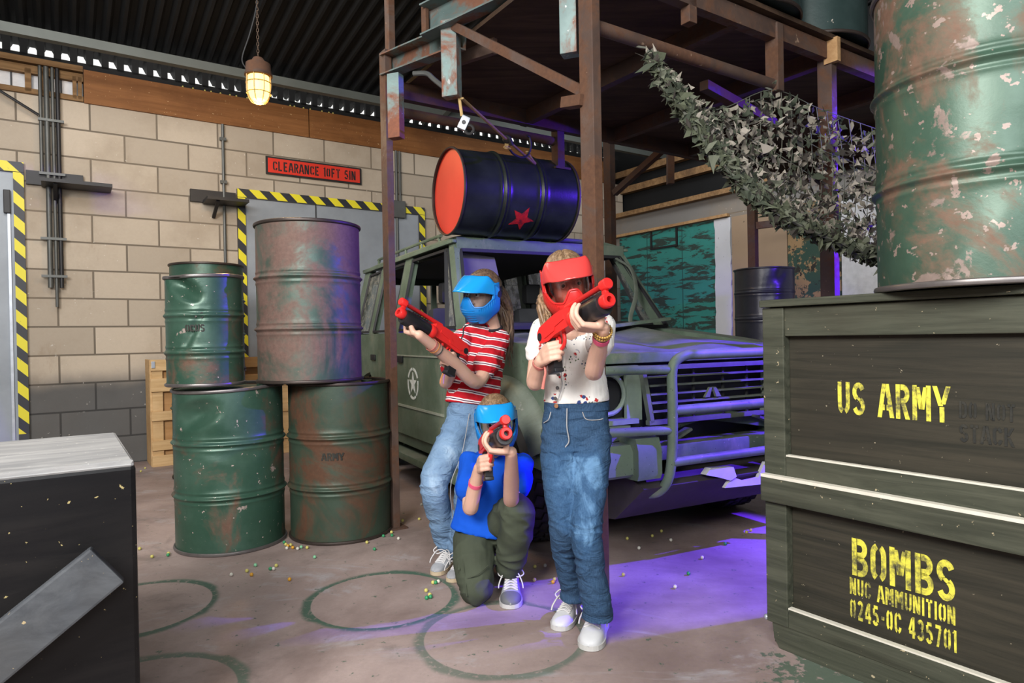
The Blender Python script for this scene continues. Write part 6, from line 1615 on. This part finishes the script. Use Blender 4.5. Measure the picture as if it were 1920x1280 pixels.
# ================= girl in the striped shirt, blue mask
def striped_girl():
    g = thing('person', 'child in a red striped shirt and blue mask standing beside the vehicle', 'person', (0, 0, 0))
    butt, muz = V((-0.228, 3.05, 1.058)), V((-0.45, 2.8, 1.21))
    gx, gy, gz = blaster('toy_blaster', 'red toy blaster pointing left, held by the child in stripes', butt, muz)
    hc = V((-0.142, 3.33, 1.331)); f = V((-.60, -.78, -.16)); u = V((.06, -.1, 1))
    neck = V((-0.105, 3.4, 1.166))
    shR, shL = V((-0.242, 3.33, 1.125)), V((-0.054, 3.4, 1.116))
    elR, elL = V((-0.327, 3.26, 0.897)), V((-0.17, 3.16, 0.9))
    bm = B(); P, r, f, u = head(bm, hc, f, u, neck, .99)
    W1, W2 = gun_hands(bm, butt, gx, gy, gz)
    limb(bm, [shR.lerp(elR, .10), shR.lerp(elR, .55), elR, elR.lerp(W1, .45), W1], [0.03, 0.034, 0.032, 0.03, 0.021])
    limb(bm, [shL.lerp(elL, .10), shL.lerp(elL, .55), elL, elL.lerp(W2, .45), W2], [0.03, 0.034, 0.034, 0.031, 0.021])
    sx = V((.86, .42, 0)).normalized()
    hip = V((-0.209, 3.36, 0.688))
    loft(bm, [(hip, .10, .06, sx), (V((-0.194, 3.38, 0.821)), .09, .05, sx), (V((-0.152, 3.41, 1.009)), .095, .05, sx), (V((-0.131, 3.41, 1.112)), .09, .04, sx), (neck, .05, .042, sx)])
    kR = V((-0.378, 3.13, 0.432)); aR = V((-0.341, 3.3, 0.084)); kL = V((-0.213, 3.14, 0.427)); aL = V((-0.272, 3.22, 0.072))
    hR, hL = V((-0.259, 3.34, 0.665)), V((-0.138, 3.38, 0.658))
    limb(bm, [hR, V((-0.324, 3.22, 0.553)), kR, V((-0.361, 3.2, 0.275)), V((-0.335, 3.29, 0.071))], [.055, .05, .042, .040, .034]); limb(bm, [hL, V((-0.171, 3.25, 0.545)), kL, V((-0.235, 3.18, 0.24)), V((-0.262, 3.23, 0.048))], [.055, .05, .042, .040, .034])
    mesh_obj(remeshed(bm, 'body', .0036, 3), 'body', M['skin'], g); eyes(g, P, r, f)
    bm = B()
    loft(bm, [(V((-0.205, 3.36, 0.777)), .138, .098, sx), (V((-0.196, 3.37, 0.849)), .135, .096, sx), (V((-0.173, 3.39, 0.956)), .130, .092, sx), (V((-0.153, 3.4, 1.05)), .128, .086, sx), (V((-0.141, 3.4, 1.131)), .118, .068, sx), (V((-0.118, 3.4, 1.177)), .066, .054, sx)], 28)
    qs = []
    for s_, e_ in ((shR, elR), (shL, elL)):
        q = s_.lerp(e_, .64); limb(bm, [s_ + (e_-s_)*.08, s_.lerp(e_, .3), q], [.054, .058, .066]); qs.append((s_, e_))
    sme = folds(remeshed(bm, 'striped_shirt', .0045, 5), .007, 11, (1, 1, 1.3), 5)
    base, tp = V((-0.205, 3.36, 0.777)), V((-0.13, 3.41, 1.167)); ax = (tp-base).normalized()
    def bandf(p):
        bt = (p-base).dot(ax)
        for s_, e_ in qs:
            t_, dd = seg_par(p, s_, e_)
            if dd < .068 and t_ > .06:
                tt, td = seg_par(p, base, tp)
                if abs((p-base.lerp(tp, tt)).dot(sx)) > .088: return (s_-base).dot(ax) - (p-s_).dot((e_-s_).normalized())*.95 - .006
        return bt
    set_attr(sme, 'band', bandf)
    so_ = mesh_obj(sme, 'striped_shirt', M['stripe'], g)
    bm = B(); tube(bm, [neck + V((.052*math.cos(q*PI/9), .05*math.sin(q*PI/9) - .006, -.006 - .016*math.sin(q*PI/9)*-1)) for q in range(18)], .0075, 8, 1, True); finish(bm, 'collar', M['navy'], so_)
    bm = B()
    loft(bm, [(V((-0.204, 3.36, 0.791)), .126, .092, sx), (V((-0.206, 3.36, 0.729)), .128, .095, sx), (V((-0.204, 3.36, 0.648)), .132, .098, sx), (V((-0.201, 3.36, 0.567)), .126, .09, sx)], 28)
    limb(bm, [V((-0.269, 3.33, 0.667)), V((-0.324, 3.22, 0.553)), kR, V((-0.361, 3.2, 0.275)), V((-0.333, 3.28, 0.117))], [.080, .078, .066, .064, .066], 20)
    limb(bm, [V((-0.137, 3.37, 0.659)), V((-0.171, 3.25, 0.545)), kL, V((-0.235, 3.18, 0.24)), V((-0.266, 3.22, 0.092))], [.078, .076, .064, .062, .062], 20)
    jm = folds(remeshed(bm, 'jeans', .0055, 4), .009, 11, (.8, .8, 1.9), 2)
    fpts = [(V((-0.299, 3.14, 0.567)), .1, 1), (kR + V((0, -.05, 0)), .09, .9), (V((-0.342, 3.14, 0.291)), .07, .4)]
    set_attr(jm, 'fade', lambda p: .78*min(1, sum(w_*math.exp(-((p-c).length/r_)**2) for c, r_, w_ in fpts)))
    jo = mesh_obj(jm, 'jeans', M['denim_light'], g)
    bm = B(); tube(bm, [V((-0.214, 3.245, 0.742)), V((-0.248, 3.17, 0.561)), V((-0.294, 3.085, 0.44)), V((-0.296, 3.135, 0.291)), V((-0.285, 3.215, 0.146))], .0022, 6, 5); finish(bm, 'stitching', M['seam'], jo)
    shoe(g, V((-0.381, 3.108, 0)), V((-0.317, 3.304, 0)), 'runner'); shoe(g, V((-0.298, 3.016, 0)), V((-0.241, 3.201, 0)), 'runner')
    bm = B(); hair_cap(bm, P, r, f, u, part=False)
    rnd = random.Random(8)
    for i in range(70):
        p0 = P(rnd.uniform(-.06, .085), rnd.uniform(-.02, .05), rnd.uniform(-.10, -.04))
        e = jit(V((-0.023, 3.46, 1.027)), (rnd.uniform(-14, 10)), (rnd.uniform(-30, 26)), (rnd.uniform(-.03, .03))); mdl = jit(V((-0.025, 3.44, 1.226)), (rnd.uniform(-12, 10)), (rnd.uniform(-10, 10)), (rnd.uniform(-.02, .03)))
        tube(bm, [p0, p0.lerp(mdl, .5) + (p0-hc)*.15, mdl, mdl.lerp(e, .5) + V((rnd.uniform(-.006, .01), 0, 0)), e], [.009, .010, .008, .006, .0013], 6, 4)
    finish(bm, 'hair', M['hair_brown'], g, ang=80)
    mk, sec = mask('paintball_mask', 'blue paintball mask with long visor on the child in stripes', P, r, f, u, 'mask_blue', 'visor_blue', 'lens_clear', .010, ext=.022)
    bm = B(); c0 = sec(-30, -.135); tube(bm, [c0, V((-0.227, 3.24, 1.166)), V((-0.236, 3.22, 1.124)), V((-0.254, 3.21, 1.091))], .0035, 6, 5); c0 = sec(70, -.10); tube(bm, [c0, c0 + V((.0, .0, -.03)), V((-0.121, 3.33, 1.165))], .005, 6, 4); finish(bm, 'cord', M['cable'], mk)
    band(g, elL, W2, .80, .0265, .012, 'bracelet', 'woven_bracelet'); band(g, elL, W2, .71, .0275, .006, 'conduit', 'thread_bracelet'); band(g, elL, W2, .76, .027, .006, 'thread_orange', 'thread_bracelet')
    c = elR.lerp(W1, .8) + V((-.02, -.02, 0))
    for nm, dx in (('thread_orange', -.035), ('thread_violet', -.02)):
        bm = B(); tube(bm, [c + V((.03, -.005, .012)), c + V((dx*.3, -.01, -.004)), c + V((dx*.8, -.008, -.03)), c + V((dx, -.006, -.06))], [.003, .003, .003, .0025], 6, 4); finish(bm, 'bracelet_tail', M[nm], g)
striped_girl()

# ================= kneeling boy, blue mask
def boy():
    g = thing('person', 'kneeling child in a blue T-shirt, olive trousers and blue mask', 'person', (0, 0, 0))
    butt, muz = V((-0.12, 2.7, 0.671)), V((-0.026, 2.33, 0.774))
    gx, gy, gz = blaster('toy_blaster', 'red toy blaster aimed at the camera by the kneeling child', butt, muz)
    hc = V((-0.076, 2.9, 0.749)); f = V((.06, -.97, -.16)); u = V((-.06, -.1, 1))
    neck = V((-0.081, 2.97, 0.574))
    shR, shL = V((-0.196, 2.98, 0.574)), V((0.04, 2.97, 0.562))
    elR, elL = V((-0.188, 2.8, 0.395)), V((-0.014, 2.74, 0.438))
    sx = (shL-shR).normalized()
    bm = B(); P, r, f, u = head(bm, hc, f, u, neck, .93)
    W1, W2 = gun_hands(bm, butt, gx, gy, gz)
    limb(bm, [shR.lerp(elR, .10), shR.lerp(elR, .55), elR, elR.lerp(W1, .45), W1], [0.03, 0.034, 0.033, 0.03, 0.0215])
    limb(bm, [shL.lerp(elL, .10), shL.lerp(elL, .55), elL, elL.lerp(W2, .45), W2], [0.03, 0.034, 0.033, 0.031, 0.0215])
    hip = V((-0.131, 3.02, 0.258))
    loft(bm, [(hip, .09, .07, sx), (V((-0.115, 3.02, 0.354)), .09, .055, sx), (V((-0.093, 3.0, 0.479)), .095, .05, sx), (neck - V((0, 0, .04)), .095, .04, sx), (neck, .05, .042, sx)])
    kR, kL = V((-0.167, 2.76, 0.055)), V((0.009, 2.76, 0.391)); aR, aL = V((-0.169, 3.1, -0.013)), V((-0.023, 2.88, 0.071))
    hR, hL = V((-0.184, 3.0, 0.228)), V((-0.063, 3.0, 0.25))
    limb(bm, [hR, V((-0.182, 2.86, 0.155)), kR + V((0, .012, .012))], [.055, .052, .042]); limb(bm, [kR + V((0, .012, .012)), V((-0.176, 2.92, 0.017)), aR], [.042, .042, .032]); limb(bm, [hL, V((-0.025, 2.87, 0.333)), kL], [.055, .052, .042]); limb(bm, [kL, V((-0.001, 2.79, 0.287)), aL], [.044, .044, .033])
    mesh_obj(remeshed(bm, 'body', .0036, 3), 'body', M['skin'], g); eyes(g, P, r, f)
    bm = B()
    loft(bm, [(V((-0.147, 2.98, 0.238)), .150, .125, sx + V((0, 0, .35))), (V((-0.127, 2.99, 0.326)), .140, .110, sx + V((0, 0, .2))), (V((-0.103, 2.99, 0.434)), .137, .10, sx), (V((-0.084, 2.98, 0.519)), .138, .085, sx), (V((-0.079, 2.975, 0.573)), .128, .066, sx), (V((-0.078, 2.97, 0.602)), .066, .054, sx)], 28)
    for s_, e_ in ((shR, elR), (shL, elL)):
        q = s_.lerp(e_, .60); limb(bm, [s_ + (e_-s_)*.08, s_.lerp(e_, .3), q], [.050, .056, .067])
    mesh_obj(folds(remeshed(bm, 't_shirt', .0048, 5), .010, 9, (1, 1, 1.2), 4), 't_shirt', M['blue_tee'], g)
    bm = B()
    ell(bm, hip + V((0, 0, -.02)), (.135, .125, .10))
    limb(bm, [V((-0.188, 2.98, 0.222)), V((-0.182, 2.86, 0.155)), kR + V((0, .01, .012))], [.088, .088, .070], 20)
    limb(bm, [kR + V((0, .01, .01)), V((-0.176, 2.92, 0.017)), V((-0.169, 3.1, -0.013))], [.066, .064, .055], 20)
    limb(bm, [V((-0.075, 2.99, 0.241)), V((-0.025, 2.87, 0.333)), kL], [.090, .084, .070], 20)
    limb(bm, [kL, V((-0.001, 2.79, 0.287)), V((-0.027, 2.87, 0.13))], [.072, .073, .062], 20)
    pm = folds(remeshed(bm, 'trousers', .0055, 4), .010, 11, (1, 1, 1.4), 6); po = mesh_obj(pm, 'trousers', M['cargo'], g)
    bm = B(); c = V((-0.238, 2.83, 0.109)); box(bm, c, (.012, .075, .13), Mx.Rotation(.5, 3, 'X'), bev=.005); finish(bm, 'cargo_pocket', M['cargo'], po)
    bm = B(); tube(bm, [V((-0.222, 2.79, 0.19)), V((-0.211, 2.735, 0.12)), V((-0.201, 2.7, 0.061))], .003, 6, 4); tube(bm, [V((-0.211, 2.735, 0.118)), V((-0.157, 2.72, 0.144)), V((-0.116, 2.76, 0.165))], .0025, 6, 4); finish(bm, 'seam', M['cargo'], po)
    shoe(g, V((-0.026, 2.708, 0)), V((-0.02, 2.958, 0)), 'grey')
    # the tucked-under shoe: toe on the ground, heel raised
    shoe(g, V((-.135, 3.14, .005)), V((-.135, 3.26, .185)), 'grey')
    bm = B(); hair_cap(bm, P, r, f, u, part=False, thick=.014)
    finish(bm, 'hair', M['hair_blond'], g, ang=80)
    mask('paintball_mask', 'blue paintball mask with short visor on the kneeling child', P, r, f, u, 'mask_blue', 'visor_blue', 'lens_clear')
    band(g, elR, W1, .62, .0275, .018, 'band_pink', 'wristband')
boy()
